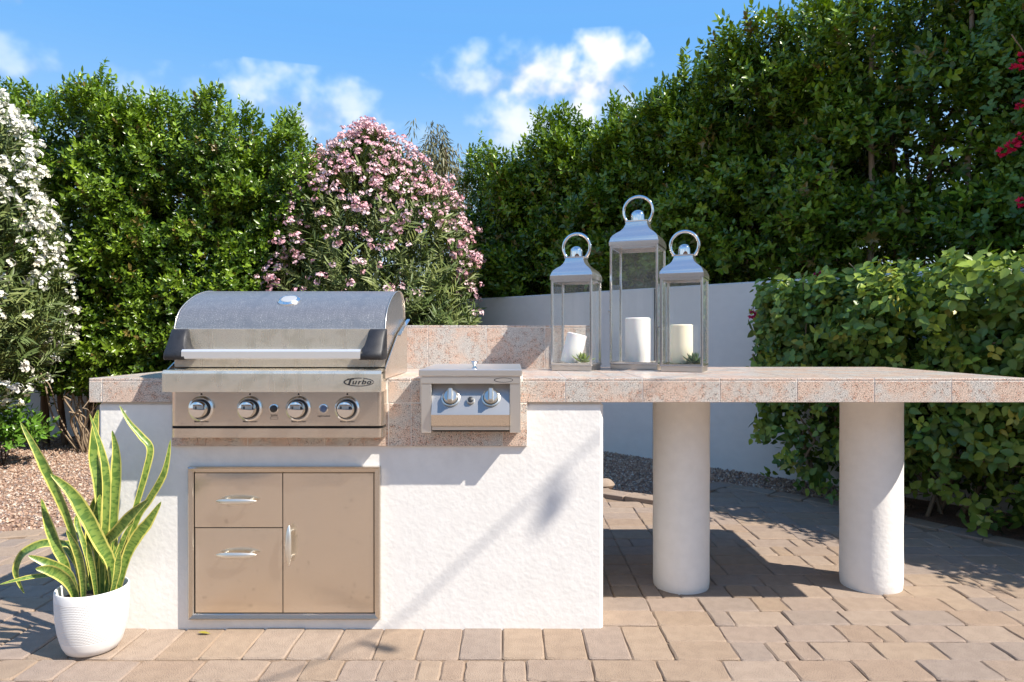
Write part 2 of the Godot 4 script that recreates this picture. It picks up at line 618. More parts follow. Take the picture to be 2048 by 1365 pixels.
func make_ground():
	var g := Node3D.new()
	g.name = "ground"
	add_child(g)
	tag(g, "tan and rust gravel covering the garden ground", "", "", "structure")
	var s := st()
	quad(s, Vector3(-150, -0.035, -150), Vector3(150, -0.035, -150), Vector3(150, -0.035, 150), Vector3(-150, -0.035, 150), Vector3.UP)
	obj("gravel_bed", s, M.gravel, g)
	# loose stones where the gravel is in view
	s = st()
	var v := []
	for i in 6:
		v.append(Vector3([1, -1, 0, 0, 0, 0][i], [0, 0, 0.62, -0.62, 0, 0][i], [0, 0, 0, 0, 0.8, -0.8][i]) * rng.randf_range(0.8, 1.15) + Vector3(rng.randf_range(-0.2, 0.2), rng.randf_range(-0.1, 0.1), rng.randf_range(-0.2, 0.2)))
	for a in [0, 1]:
		for b in [2, 3]:
			for c in [4, 5]:
				tri(s, v[a], v[b], v[c], v[a] + v[b] + v[c])
	var where := []
	var tint := []
	var pal := [Color(0.45, 0.31, 0.225), Color(0.53, 0.40, 0.30), Color(0.33, 0.215, 0.16), Color(0.58, 0.48, 0.39), Color(0.39, 0.25, 0.175), Color(0.29, 0.235, 0.205), Color(0.48, 0.33, 0.23)]
	var poly := patio_outline()
	while where.size() < 52000:
		var x: float
		var z: float
		if rng.randf() < 0.72:
			z = rng.randf_range(-5.6, -0.9)
			x = rng.randf_range(-6.2, -1.2)
		else:
			z = rng.randf_range(-4.6, -1.9)
			x = rng.randf_range(0.1, 2.6)
		if x > (2.52 - z) * 0.78 or x < -(2.52 - z) * 0.78: continue
		if Geometry2D.is_point_in_polygon(Vector2(x, z), poly): continue
		var r := rng.randf_range(0.005, 0.0125) * (1.0 if rng.randf() < 0.95 else 1.6)
		var b := Basis.from_euler(Vector3(rng.randf() * TAU, rng.randf() * TAU, rng.randf() * TAU)).scaled(Vector3.ONE * r)
		where.append(Transform3D(b, Vector3(x, -0.034 + r * rng.randf_range(0.1, 0.7), z)))
		tint.append(pal[rng.randi() % pal.size()] * rng.randf_range(0.75, 1.15))
	scatter("loose_gravel", mesh_of(s), M.pebble, where, tint, g)

func scatter(called: String, shape: Mesh, m: Material, where: Array, tint: Array, parent: Node3D) -> MultiMeshInstance3D:
	var mm := MultiMesh.new()
	mm.transform_format = MultiMesh.TRANSFORM_3D
	mm.use_colors = true
	mm.mesh = shape
	mm.instance_count = where.size()
	for i in where.size():
		mm.set_instance_transform(i, where[i])
		mm.set_instance_color(i, tint[i])
	var o := MultiMeshInstance3D.new()
	o.name = called
	o.multimesh = mm
	o.material_override = m
	o.set_meta("kind", "stuff")
	parent.add_child(o, true)
	return o

func patio_outline() -> PackedVector2Array:
	return PackedVector2Array([Vector2(-9, 0.54), Vector2(-2.78, -1.25), Vector2(0.622, -2.23), Vector2(0.918, -2.02), Vector2(1.15, -2.25), Vector2(1.52, -2.56), Vector2(2.10, -1.94), Vector2(2.64, -1.07), Vector2(3.4, 0.1), Vector2(5.5, 3.2), Vector2(5.5, 7.0), Vector2(-9, 7.0)])

func paver_mesh(w: float, d: float, sd: int) -> ArrayMesh:
	var r := RandomNumberGenerator.new()
	r.seed = sd * 77 + int(w * 1000) + int(d * 331)
	var s := st()
	var hw := w / 2.0 - 0.0012
	var hd := d / 2.0 - 0.0012
	var c := 0.007
	var p := []
	for k in [[-hw, -hd + c], [-hw + c, -hd], [-hw * 0.5, -hd], [0.0, -hd], [hw * 0.5, -hd], [hw - c, -hd], [hw, -hd + c], [hw, -hd * 0.3], [hw, hd * 0.3], [hw, hd - c], [hw - c, hd], [hw * 0.5, hd], [0.0, hd], [-hw * 0.5, hd], [-hw + c, hd], [-hw, hd - c], [-hw, hd * 0.3], [-hw, -hd * 0.3]]:
		p.append(Vector3(k[0] + r.randf_range(-0.002, 0.0016), 0, k[1] + r.randf_range(-0.002, 0.0016)))
	var tilt := Vector2(r.randf_range(-0.006, 0.006), r.randf_range(-0.006, 0.006))
	var top := []
	for q in p:
		var e: Vector3 = q * Vector3(1.0 - 0.0052 / hw, 0, 1.0 - 0.0052 / hd) + Vector3(r.randf_range(-0.0022, 0.0022), 0, r.randf_range(-0.0022, 0.0022))
		top.append(e + Vector3.UP * (e.x * tilt.x + e.z * tilt.y))
	var n := p.size()
	for i in n:
		var j := (i + 1) % n
		var o: Vector3 = p[i] + p[j]
		quad(s, p[i] + Vector3.DOWN * 0.05, p[j] + Vector3.DOWN * 0.05, p[j] + Vector3.DOWN * 0.0045, p[i] + Vector3.DOWN * 0.0045, o)
		sg = 3
		quad(s, p[i] + Vector3.DOWN * 0.0045, p[j] + Vector3.DOWN * 0.0045, top[j], top[i], o + Vector3.UP * 0.3)
		sg = -1
		tri(s, top[i], top[j], Vector3.ZERO, Vector3.UP)
	return mesh_of(s)

func make_patio():
	var patio := Node3D.new()
	patio.name = "patio"
	add_child(patio)
	tag(patio, "tan concrete paver patio with sand joints", "", "", "structure")
	var poly := patio_outline()
	var s := st()
	prism(s, poly, 1, -0.05, -0.009)
	obj("sand_bed", s, M.joint_sand, patio)
	# [x, z, width, depth, turn, lift]
	var all := []
	var rd := 0.137
	var widths := [0.212, 0.212, 0.212, 0.212, 0.122, 0.122, 0.075]
	# the upright course along the island, then rows
	var x := 0.54 - 0.1435 * 18
	while x < 0.54 - 0.05:
		all.append([x + 0.0715, 0.104, 0.143, 0.262, 0.0, 0.0])
		x += 0.1435
	for side in [0, 1]:
		for row in range(-24, 52):
			var z := 0.244 + row * rd + rd / 2.0
			if side == 0 and z > 0.0 and z < 0.24: continue
			x = 0.54 - (0.0 if row % 2 else 0.07)
			if side == 0 and row < 0: x = 0.54
			if side == 1 and row < 0: x = 0.54
			var lim := -9.0 if side == 0 else 5.5
			while (x > lim if side == 0 else x < lim):
				var w: float = widths[rng.randi() % widths.size()]
				var cx := x - w / 2.0 if side == 0 else x + w / 2.0
				all.append([cx, z, w, rd, 0.0, 0.0])
				x += -w if side == 0 else w
	# the edge course that follows the outline
	var keep := []
	for a in all:
		var pt := Vector2(a[0], a[1])
		if not Geometry2D.is_point_in_polygon(pt, poly): continue
		var near := 9.0
		for i in 9:
			near = minf(near, pt.distance_to(Geometry2D.get_closest_point_to_segment(pt, poly[i], poly[i + 1])))
		if near < 0.13: continue
		if a[0] > -1.45 and a[0] < 0.28 and a[1] < -0.1 and a[1] > -0.85: continue
		keep.append(a)
	for i in 9:
		var A := poly[i]
		var B := poly[i + 1]
		var d := (B - A).normalized()
		var inward := Vector2(-d.y, d.x)
		var t := 0.0
		while t < A.distance_to(B) - 0.06:
			var c := A + d * (t + 0.11) + inward * 0.065
			keep.append([c.x, c.y, 0.222, 0.137, -d.angle(), 0.006 + (0.022 if i == 1 and c.x > -0.3 or i == 2 else 0.0)])
			t += 0.224
	# which show largest
	for a in keep:
		var Z: float = 2.52 - a[1]
		var show := 0.0
		if Z > 0.4:
			var px: float = 1024 + 1390 * a[0] / Z
			var py: float = 676 + 1390 * 1.056 / Z
			var hidden: bool = a[1] < -0.05 and px > 200 and px < 1200
			if px > -60 and px < 2110 and py < 1400 and not hidden:
				show = a[2] * a[3] / (Z * Z * Z)
		a.append(show)
	keep.sort_custom(func(p, q): return p[6] > q[6])
	var meshes := {}
	var rest := []
	var tint := []
	for i in keep.size():
		var a: Array = keep[i]
		var up := Vector3(a[0], a[5] + rng.randf_range(-0.0035, 0.0015), a[1])
		var b := Basis(Vector3.UP, a[4] + rng.randf_range(-0.006, 0.006) + (PI if rng.randf() < 0.5 else 0.0))
		if i < 300 and a[6] > 0.0:
			var key := "%d %d %d" % [int(a[2] * 1000), int(a[3] * 1000), i % 5]
			if not meshes.has(key): meshes[key] = paver_mesh(a[2], a[3], i % 5)
			var o := obj("paver", meshes[key], M["paver_%d" % (rng.randi() % 8)], patio)
			o.transform = Transform3D(b, up)
		else:
			rest.append(Transform3D(b.scaled_local(Vector3(a[2] / 0.222, 1, a[3] / 0.137)), up))
			tint.append(Color.WHITE * rng.randf_range(0.86, 1.0))
	var m: StandardMaterial3D = M.paver_1.duplicate()
	m.vertex_color_use_as_albedo = true
	var o := scatter("far_pavers", paver_mesh(0.222, 0.137, 3), m, rest, tint, patio)

const WALL_P := Vector3(0.869, 0, -4.12)
const WALL_U := Vector3(0.693, 0, 0.721)
const WALL_N := Vector3(-0.721, 0, 0.693)

func make_walls():
	var w := thing("garden_wall", "low white garden wall in shade below the tall right hedge", "wall", WALL_P)
	w.rotation.y = atan2(-WALL_U.z, WALL_U.x)
	# local x runs along the wall, local z faces the patio; two panels with a joint between
	var joint := 0.58
	for span in [[-2.45, joint - 0.008], [joint + 0.008, 7.0]]:
		var s := st()
		box(s, Vector3(span[0], -0.1, -0.2), Vector3(span[1], 1.505, 0.0), 0.012)
		obj("wall_panel", s, M.wall_paint, w)
	var s := st()
	box(s, Vector3(joint - 0.007, -0.1, -0.19), Vector3(joint + 0.007, 1.495, -0.014))
	obj("joint_filler", s, M.dark_gap, w)
	var A := Vector3(-0.78, 0, -5.85)
	var B := Vector3(-8.2, 0, -4.55)
	var v := thing("garden_wall", "pale garden wall behind the white oleander, seen under its leaves", "wall", A)
	var d := (B - A).normalized()
	v.rotation.y = atan2(-d.z, d.x)
	s = st()
	box(s, Vector3(-0.1, -0.1, 0.0), Vector3(A.distance_to(B), 1.5, 0.2), 0.012)
	obj("wall_panel", s, M.wall_paint, v)

# the house that stands behind the viewer; polished metal mirrors it
func make_house():
	var h := thing("house", "cream stucco house with a white columned porch, mirrored in the steel", "house", Vector3(0, 0, 10.5))
	var s := st()
	box(s, Vector3(-9, -0.1, 0), Vector3(9, 3.1, 5), 0.02)
	obj("wall", s, M.house_wall, h)
	s = st()
	box(s, Vector3(-9.4, 3.1, -0.7), Vector3(9.4, 3.4, 5.4), 0.03)
	obj("roof", s, M.house_roof, h)
	for x in [-8.8, -0.62, 8.6]:
		s = st()
		box(s, Vector3(x - 0.2, -0.05, -0.6), Vector3(x + 0.2, 3.1, -0.2), 0.03)
		obj("column", s, M.house_trim, h)
	for x in [-6.4, 0.65, 2.6, 4.55, 6.5]:
		var f := st()
		for q in [[Vector3(x - 0.95, 0.0, -0.04), Vector3(x + 0.95, 0.1, 0.03)], [Vector3(x - 0.95, 2.2, -0.04), Vector3(x + 0.95, 2.3, 0.03)], [Vector3(x - 0.95, 0.1, -0.04), Vector3(x - 0.87, 2.2, 0.03)], [Vector3(x + 0.87, 0.1, -0.04), Vector3(x + 0.95, 2.2, 0.03)], [Vector3(x - 0.03, 0.1, -0.04), Vector3(x + 0.03, 2.2, 0.03)]]:
			box(f, q[0], q[1])
		var win := obj("window", f, M.house_trim, h)
		for k in [-1, 1]:
			f = st()
			box(f, Vector3(x + k * 0.45 - 0.42, 0.1, -0.02), Vector3(x + k * 0.45 + 0.42, 2.2, -0.01))
			obj("pane", f, M.dark_glass, win)

# ---------------------------------------------------------------- the island

# tiles of one plane, cut from a grid: rect in the plane's two axes, thick outwards
func lay(parent: Node3D, axis: int, level: float, thick: float, lo: Vector2, hi: Vector2, org: Vector2, pitch: Vector2, called := "tile"):
	var ix := int(floor((lo.x - org.x) / pitch.x + 0.001))
	while org.x + ix * pitch.x < hi.x - 0.004:
		var iy := int(floor((lo.y - org.y) / pitch.y + 0.001))
		while org.y + iy * pitch.y < hi.y - 0.004:
			var a := Vector2(maxf(lo.x, org.x + ix * pitch.x), maxf(lo.y, org.y + iy * pitch.y)) + Vector2.ONE * 0.0013
			var b := Vector2(minf(hi.x, org.x + (ix + 1) * pitch.x), minf(hi.y, org.y + (iy + 1) * pitch.y)) - Vector2.ONE * 0.0013
			iy += 1
			if b.x - a.x < 0.008 or b.y - a.y < 0.004: continue
			uv_off = Vector2(rng.randf(), rng.randf())
			var s := st()
			var p := on_axis(axis, a, level)
			var q := on_axis(axis, b, level + thick)
			box(s, p.min(q), p.max(q), 0.0012)
			obj(called, s, M.granite, parent)
		ix += 1
	uv_off = Vector2.ZERO

func make_island():
	var t := thing("kitchen_island", "white stucco outdoor kitchen island with a long pink granite tile counter on two round columns", "counter")
	var s := st()
	box(s, Vector3(-1.504, -0.02, -0.9), Vector3(0.332, 0.823, 0.0), 0.012)
	obj("base", s, M.white_stucco, t)
	for c in [[0.724, 0.1184], [1.537, 0.123]]:
		s = st()
		var prof := PackedVector2Array([Vector2(c[1] * 0.93, -0.02), Vector2(c[1] * 0.985, 0.004), Vector2(c[1], 0.03)])
		for k in 9:
			prof.append(Vector2(c[1] * (1.0 + 0.008 * sin(k * 2.1 + c[0] * 5.0)), 0.1 + k * 0.08))
		prof.append(Vector2(c[1], 0.823))
		lathe(s, prof, 56, Transform3D(Basis(), Vector3(c[0], 0, -0.45)))
		obj("column", s, M.white_stucco, t)
	# the slab under the tiles: its face is the grout
	s = st()
	box(s, Vector3(-1.5275, 0.8235, -0.958), Vector3(1.8695, 0.9085, 0.0110))
	box(s, Vector3(-1.5275, 0.9086, -0.903), Vector3(0.3655, 1.113, -0.7515))
	box(s, Vector3(-1.2295, 0.6642, -0.05), Vector3(0.0545, 0.8234, 0.0110))
	obj("grout_bed", s, M.grout, t)
	var P := 0.279
	# front edge
	for r in [[-1.529, -1.207], [-0.447, -0.332], [-0.33, 1.871]]:
		lay(t, 2, 0.003, 0.0095, Vector2(r[0], 0.8214), Vector2(r[1], 0.9005), Vector2(0.193, 0.8214), Vector2(P, 0.2))
	# the apron below the grill and the burner
	lay(t, 2, 0.003, 0.0095, Vector2(-1.231, 0.6627), Vector2(-0.447, 0.8200), Vector2(-0.956, 0.6627), Vector2(P, 0.3))
	lay(t, 2, 0.003, 0.0095, Vector2(-0.4455, 0.6627), Vector2(0.056, 0.8200), Vector2(-0.365, 0.5), Vector2(0.33, 0.3213))
	# ends
	lay(t, 0, -1.5195, -0.0095, Vector2(-0.96, 0.8214), Vector2(0.0125, 0.9005), Vector2(-0.96, 0.8214), Vector2(P, 0.2))
	lay(t, 0, 1.8615, 0.0095, Vector2(-0.96, 0.8214), Vector2(0.0025, 0.9005), Vector2(-0.96, 0.8214), Vector2(P, 0.2))
	# top
	for r in [[-1.529, -0.748, -1.207, 0.0135], [-1.207, -0.748, -0.447, -0.43], [-0.447, -0.748, -0.332, 0.0135], [-0.332, -0.748, 0.04, -0.48], [0.04, -0.748, 0.367, 0.0135], [0.367, -0.96, 1.871, 0.0135]]:
		lay(t, 1, 0.901, 0.009, Vector2(r[0], r[1]), Vector2(r[2], r[3]), Vector2(0.193, 0.0135 - 4.0 * P), Vector2(P, P))
	# raised back
	lay(t, 2, -0.7595, 0.0095, Vector2(-1.529, 0.9105), Vector2(0.367, 1.104), Vector2(-0.395, 0.9105), Vector2(0.275, 0.25))
	lay(t, 1, 1.1055, 0.009, Vector2(-1.529, -0.905), Vector2(0.367, -0.7485), Vector2(-0.395, -0.905), Vector2(0.275, 0.25))
	lay(t, 0, 0.3575, 0.0095, Vector2(-0.905, 0.9105), Vector2(-0.7605, 1.104), Vector2(-0.905, 0.9105), Vector2(0.275, 0.25))

func knob(parent: Node3D, at: Vector3, n: Vector3, big := true):
	var xf := Transform3D(along(n), at)
	var s := st()
	if big:
		lathe(s, PackedVector2Array([Vector2(0.0445, 0.0), Vector2(0.0435, 0.006), Vector2(0.0385, 0.0095), Vector2(0.0365, 0.0095), Vector2(0.0345, 0.004), Vector2(0.0, 0.004)]), 40, xf)
		var k := obj("knob", s, M.bright_steel, parent)
		s = st()
		lathe(s, PackedVector2Array([Vector2(0.0335, 0.004), Vector2(0.0325, 0.010), Vector2(0.0300, 0.0125), Vector2(0.0300, 0.0126)]), 40, xf)
		obj("collar", s, M.black_rubber, k)
		s = st()
		lathe(s, PackedVector2Array([Vector2(0.0300, 0.006), Vector2(0.0285, 0.034), Vector2(0.0265, 0.0385), Vector2(0.024, 0.0395), Vector2(0.0, 0.0400)]), 40, xf)
		obj("dial", s, M.chrome, k)
	else:
		lathe(s, PackedVector2Array([Vector2(0.0165, 0.0), Vector2(0.016, 0.005), Vector2(0.0135, 0.006), Vector2(0.0125, 0.003), Vector2(0.0, 0.003)]), 28, xf)
		obj("button", s, M.bright_steel, parent)

func rounded(x0: float, x1: float, z0: float, z1: float, r: float) -> PackedVector2Array:
	var p := PackedVector2Array([Vector2(x0, z0)])
	for k in 9:
		var a := PI - k * PI / 16.0
		p.append(Vector2(x0 + r + cos(a) * r, z1 - r + sin(a) * r))
	for k in 9:
		var a := PI / 2.0 - k * PI / 16.0
		p.append(Vector2(x1 - r + cos(a) * r, z1 - r + sin(a) * r))
	p.append(Vector2(x1, z0))
	return p

func make_grill():
	var t := thing("gas_grill", "dusty stainless steel gas grill with curved hood and four chrome knobs set in the counter", "grill")
	var XL := -1.2
	var XR := -0.452
	# firebox below and behind
	var s := st()
	box(s, Vector3(XL + 0.006, 0.70, -0.415), Vector3(XR - 0.006, 0.946, 0.044), 0.003)
	obj("firebox", s, M.streaked_steel, t)
	# fixed side panels: a slanted top with a folded flange
	for x in [XL - 0.011, XR + 0.004]:
		s = st()
		prism(s, PackedVector2Array([Vector2(0.085, 0.912), Vector2(0.085, 0.945), Vector2(-0.18, 1.066), Vector2(-0.42, 1.132), Vector2(-0.42, 0.912)]), 0, x, x + 0.004)
		var sp := obj("side_panel", s, M.door_steel, t)
		s = st()
		var o := -1.0 if x < -0.8 else 1.0
		prism(s, PackedVector2Array([Vector2(-0.18, 1.068), Vector2(-0.42, 1.135), Vector2(-0.42, 1.131), Vector2(-0.18, 1.064)]), 0, x + 0.004 if o > 0 else x - 0.012, x + 0.016 if o > 0 else x)
		obj("flange", s, M.bright_steel, sp)
	# hood: curved sheet, flat front, ends, back
	var top := []
	for p in smooth_pts([Vector3(0, 1.088, 0.05), Vector3(0, 1.128, 0.032), Vector3(0, 1.165, -0.005), Vector3(0, 1.205, -0.085), Vector3(0, 1.231, -0.175), Vector3(0, 1.242, -0.265), Vector3(0, 1.234, -0.335), Vector3(0, 1.198, -0.388), Vector3(0, 1.135, -0.404)], 5):
		top.append(Vector2(p.z, p.y))
	var outline := PackedVector2Array([Vector2(0.05, 0.952)])
	outline.append_array(PackedVector2Array(top))
	outline.append(Vector2(-0.402, 0.952))
	s = st()
	prism(s, PackedVector2Array(top), 0, XL, XR, true, false, false)
	var hood := obj("hood", s, M.dusty_steel, t)
	for x in [XL + 0.003, XR - 0.003]:
		s = st()
		prism(s, outline, 0, x - 0.0012, x + 0.0012, true)
		obj("hood_end", s, M.door_steel, hood)
	s = st()
	prism(s, PackedVector2Array([Vector2(0.052, 0.952), Vector2(0.052, 1.087), Vector2(0.049, 1.089), Vector2(0.047, 0.952)]), 0, XL, XR)
	obj("hood_front", s, M.streaked_steel, hood)
	s = st()
	box(s, Vector3(XL, 0.952, -0.406), Vector3(XR, 1.134, -0.402))
	obj("hood_back", s, M.door_steel, hood)
	# rim of the hood ends
	s = st()
	for x in [XL - 0.001, XR + 0.001]:
		var q := []
		for p in top: q.append(Vector3(x, p.y + 0.0005, p.x + 0.0005))
		tube(s, q, 0.0016, 6)
	obj("rim", s, M.frame_steel, hood)
	# thermometer
	var n := Vector3(0, 0.86, 0.44)
	s = st()
	lathe(s, PackedVector2Array([Vector2(0.041, -0.003), Vector2(0.040, 0.004), Vector2(0.033, 0.010), Vector2(0.030, 0.010), Vector2(0.029, 0.008)]), 40, Transform3D(along(n), Vector3(-0.826, 1.192, -0.055)))
	var th := obj("thermometer", s, M.bright_steel, hood)
	s = st()
	lathe(s, PackedVector2Array([Vector2(0.0295, 0.0075), Vector2(0.026, 0.0105), Vector2(0.0, 0.0125)]), 32, Transform3D(along(n), Vector3(-0.826, 1.192, -0.055)))
	obj("dial_glass", s, M.dial_face, th)
	# handle and its black ends
	s = st()
	var hp := PackedVector2Array()
	for k in [[-0.016, 0.010], [-0.009, 0.0165], [0.010, 0.0160], [0.0160, 0.0115], [0.0172, 0.009], [0.0168, -0.0135], [0.013, -0.0170], [-0.010, -0.0165], [-0.016, -0.010]]:
		hp.append(Vector2(0.112 + k[0], 0.9995 + k[1]))
	prism(s, hp, 0, -1.139, -0.523)
	obj("handle", s, M.handle_alloy, hood)
	for e in [[XL - 0.008, 1.0], [XR + 0.008, -1.0]]:
		s = st()
		var x0: float = e[0]
		var d: float = e[1]
		var rows := [[1.087, 0.052, 0.062, 0.058], [1.080, 0.052, 0.072, 0.062], [1.055, 0.052, 0.089, 0.065], [1.030, 0.052, 0.106, 0.070], [1.012, 0.052, 0.120, 0.082], [1.000, 0.052, 0.128, 0.086], [0.986, 0.052, 0.1295, 0.086], [0.9795, 0.052, 0.124, 0.085]]
		sg = 4
		for i in rows.size() - 1:
			var a: Array = rows[i]
			var b: Array = rows[i + 1]
			var A := [Vector3(x0, a[0], a[1]), Vector3(x0 + d * 0.003, a[0], a[2] - 0.008), Vector3(x0 + d * 0.011, a[0], a[2]), Vector3(x0 + d * (a[3] - 0.008), a[0], a[2]), Vector3(x0 + d * a[3], a[0], a[2] - 0.006), Vector3(x0 + d * a[3], a[0], a[1])]
			var B := [Vector3(x0, b[0], b[1]), Vector3(x0 + d * 0.003, b[0], b[2] - 0.008), Vector3(x0 + d * 0.011, b[0], b[2]), Vector3(x0 + d * (b[3] - 0.008), b[0], b[2]), Vector3(x0 + d * b[3], b[0], b[2] - 0.006), Vector3(x0 + d * b[3], b[0], b[1])]
			var mid := Vector3(x0 + d * 0.035, (a[0] + b[0]) / 2.0, 0.05)
			for k in 5:
				quad(s, A[k], A[k + 1], B[k + 1], B[k], (A[k] + A[k + 1] + B[k] + B[k + 1]) / 4.0 - mid)
			sg = 4
			if i == 0 or i == rows.size() - 2:
				var R: Array = A if i == 0 else B
				sg = -1
				for k in range(1, 5): tri(s, R[0], R[k], R[k + 1], Vector3.UP if i == 0 else Vector3.DOWN)
				sg = 4
		sg = -1
		obj("handle_bracket", s, M.black_plastic, hood)
	# shelf with the name plate
	s = st()
	prism(s, PackedVector2Array([Vector2(0.045, 0.9475), Vector2(0.115, 0.9445), Vector2(0.124, 0.9425), Vector2(0.129, 0.9370), Vector2(0.130, 0.930), Vector2(0.130, 0.8690), Vector2(0.126, 0.8690), Vector2(0.126, 0.930), Vector2(0.045, 0.938)]), 0, XL - 0.005, XR + 0.002, true)
	for x in [XL - 0.005, XR - 0.0005]:
		box(s, Vector3(x, 0.8690, 0.0445), Vector3(x + 0.0025, 0.9365, 0.1255))
	var shelf := obj("shelf", s, M.streaked_steel, t)
	badge(shelf, Vector3(-0.5275, 0.9035, 0.1306), 0.0525, 0.0148, "Turbo", M.black_print)
	# control panel
	s = st()
	prism(s, rounded(XL, XR, -0.02, 0.087, 0.022), 1, 0.747, 0.8705, true)
	var panel := obj("control_panel", s, M.door_steel, t)
	s = st()
	box(s, Vector3(XL + 0.004, 0.738, -0.02), Vector3(XR - 0.004, 0.747, 0.074))
	obj("panel_gap", s, M.dark_gap, t)
	s = st()
	prism(s, rounded(XL, XR, -0.02, 0.088, 0.022), 1, 0.706, 0.738, true)
	obj("drip_tray", s, M.door_steel, t)
	var kx := [-1.0885, -0.9185, -0.7480, -0.5770]
	for i in 4:
		knob(panel, Vector3(kx[i], 0.8075, 0.087), Vector3(0, 0, 1))
		s = st()
		lathe(s, PackedVector2Array([Vector2(0.0033, 0.0), Vector2(0.0033, 0.0006), Vector2(0.0, 0.0006)]), 12, Transform3D(along(Vector3(0, 0, 1)), Vector3(kx[i], 0.8585, 0.0871)))
		obj("off_mark", s, M.black_print, panel)
		text("Main Burner", 0.0085, M.black_print, panel, Transform3D(Basis(), Vector3(kx[i], 0.7625, 0.0873)))
	for b in [[-0.8335, "black_rubber"], [-0.6600, "blue_button"]]:
		knob(panel, Vector3(b[0], 0.8075, 0.087), Vector3(0, 0, 1), false)
		s = st()
		lathe(s, PackedVector2Array([Vector2(0.0118, 0.003), Vector2(0.0112, 0.010 if b[1] == "black_rubber" else 0.005), Vector2(0.008, 0.013 if b[1] == "black_rubber" else 0.0055), Vector2(0.0, 0.0145 if b[1] == "black_rubber" else 0.0058)]), 24, Transform3D(along(Vector3(0, 0, 1)), Vector3(b[0], 0.8075, 0.087)))
		obj("button_cap", s, M[b[1]], panel)
	text("Igniter", 0.0075, M.black_print, panel, Transform3D(Basis(), Vector3(-0.8335, 0.7845, 0.0873)))
	text("Light Switch", 0.0075, M.black_print, panel, Transform3D(Basis(), Vector3(-0.6600, 0.7815, 0.0873)))
	s = st()
	for q in [[-0.0125, 0.0125, 0.0036, 0.0044], [-0.0125, 0.0125, -0.0044, -0.0036], [-0.0133, -0.0125, -0.0044, 0.0044], [0.0125, 0.0133, -0.0044, 0.0044]]:
		box(s, Vector3(-0.8335 + q[0], 0.7745 + q[2], 0.0871), Vector3(-0.8335 + q[1], 0.7745 + q[3], 0.0876))
	obj("battery_mark", s, M.black_print, panel)

# an oval ring round slanted lettering
func badge(parent: Node3D, at: Vector3, rx: float, ry: float, words: String, m: Material):
	var s := st()
	for k in 60:
		var a0 := TAU * k / 60.0
		var a1 := TAU * (k + 1) / 60.0
		if words and ((k > 58 or k < 1) or k == 12): continue
		var w0 := 0.15 + 0.10 * maxf(0.0, -cos(a0))
		var w1 := 0.15 + 0.10 * maxf(0.0, -cos(a1))
		quad(s, at + Vector3(cos(a0) * rx, sin(a0) * ry, 0), at + Vector3(cos(a1) * rx, sin(a1) * ry, 0), at + Vector3(cos(a1) * rx * (1.0 - w1 * 0.4), sin(a1) * ry * (1.0 - w1), 0), at + Vector3(cos(a0) * rx * (1.0 - w0 * 0.4), sin(a0) * ry * (1.0 - w0), 0), Vector3(0, 0, 1))
	var o := obj("emblem", s, m, parent)
	if words:
		var sh := Basis(Vector3(1.5, 0, 0), Vector3(0.34, 1.0, 0), Vector3(0, 0, 1))
		text(words.substr(0, 1), 0.030, m, o, Transform3D(sh, at + Vector3(-0.0310, 0.0010, 0.0002)))
		text(words.substr(1), 0.0200, m, o, Transform3D(sh, at + Vector3(0.0115, -0.0005, 0.0002)))

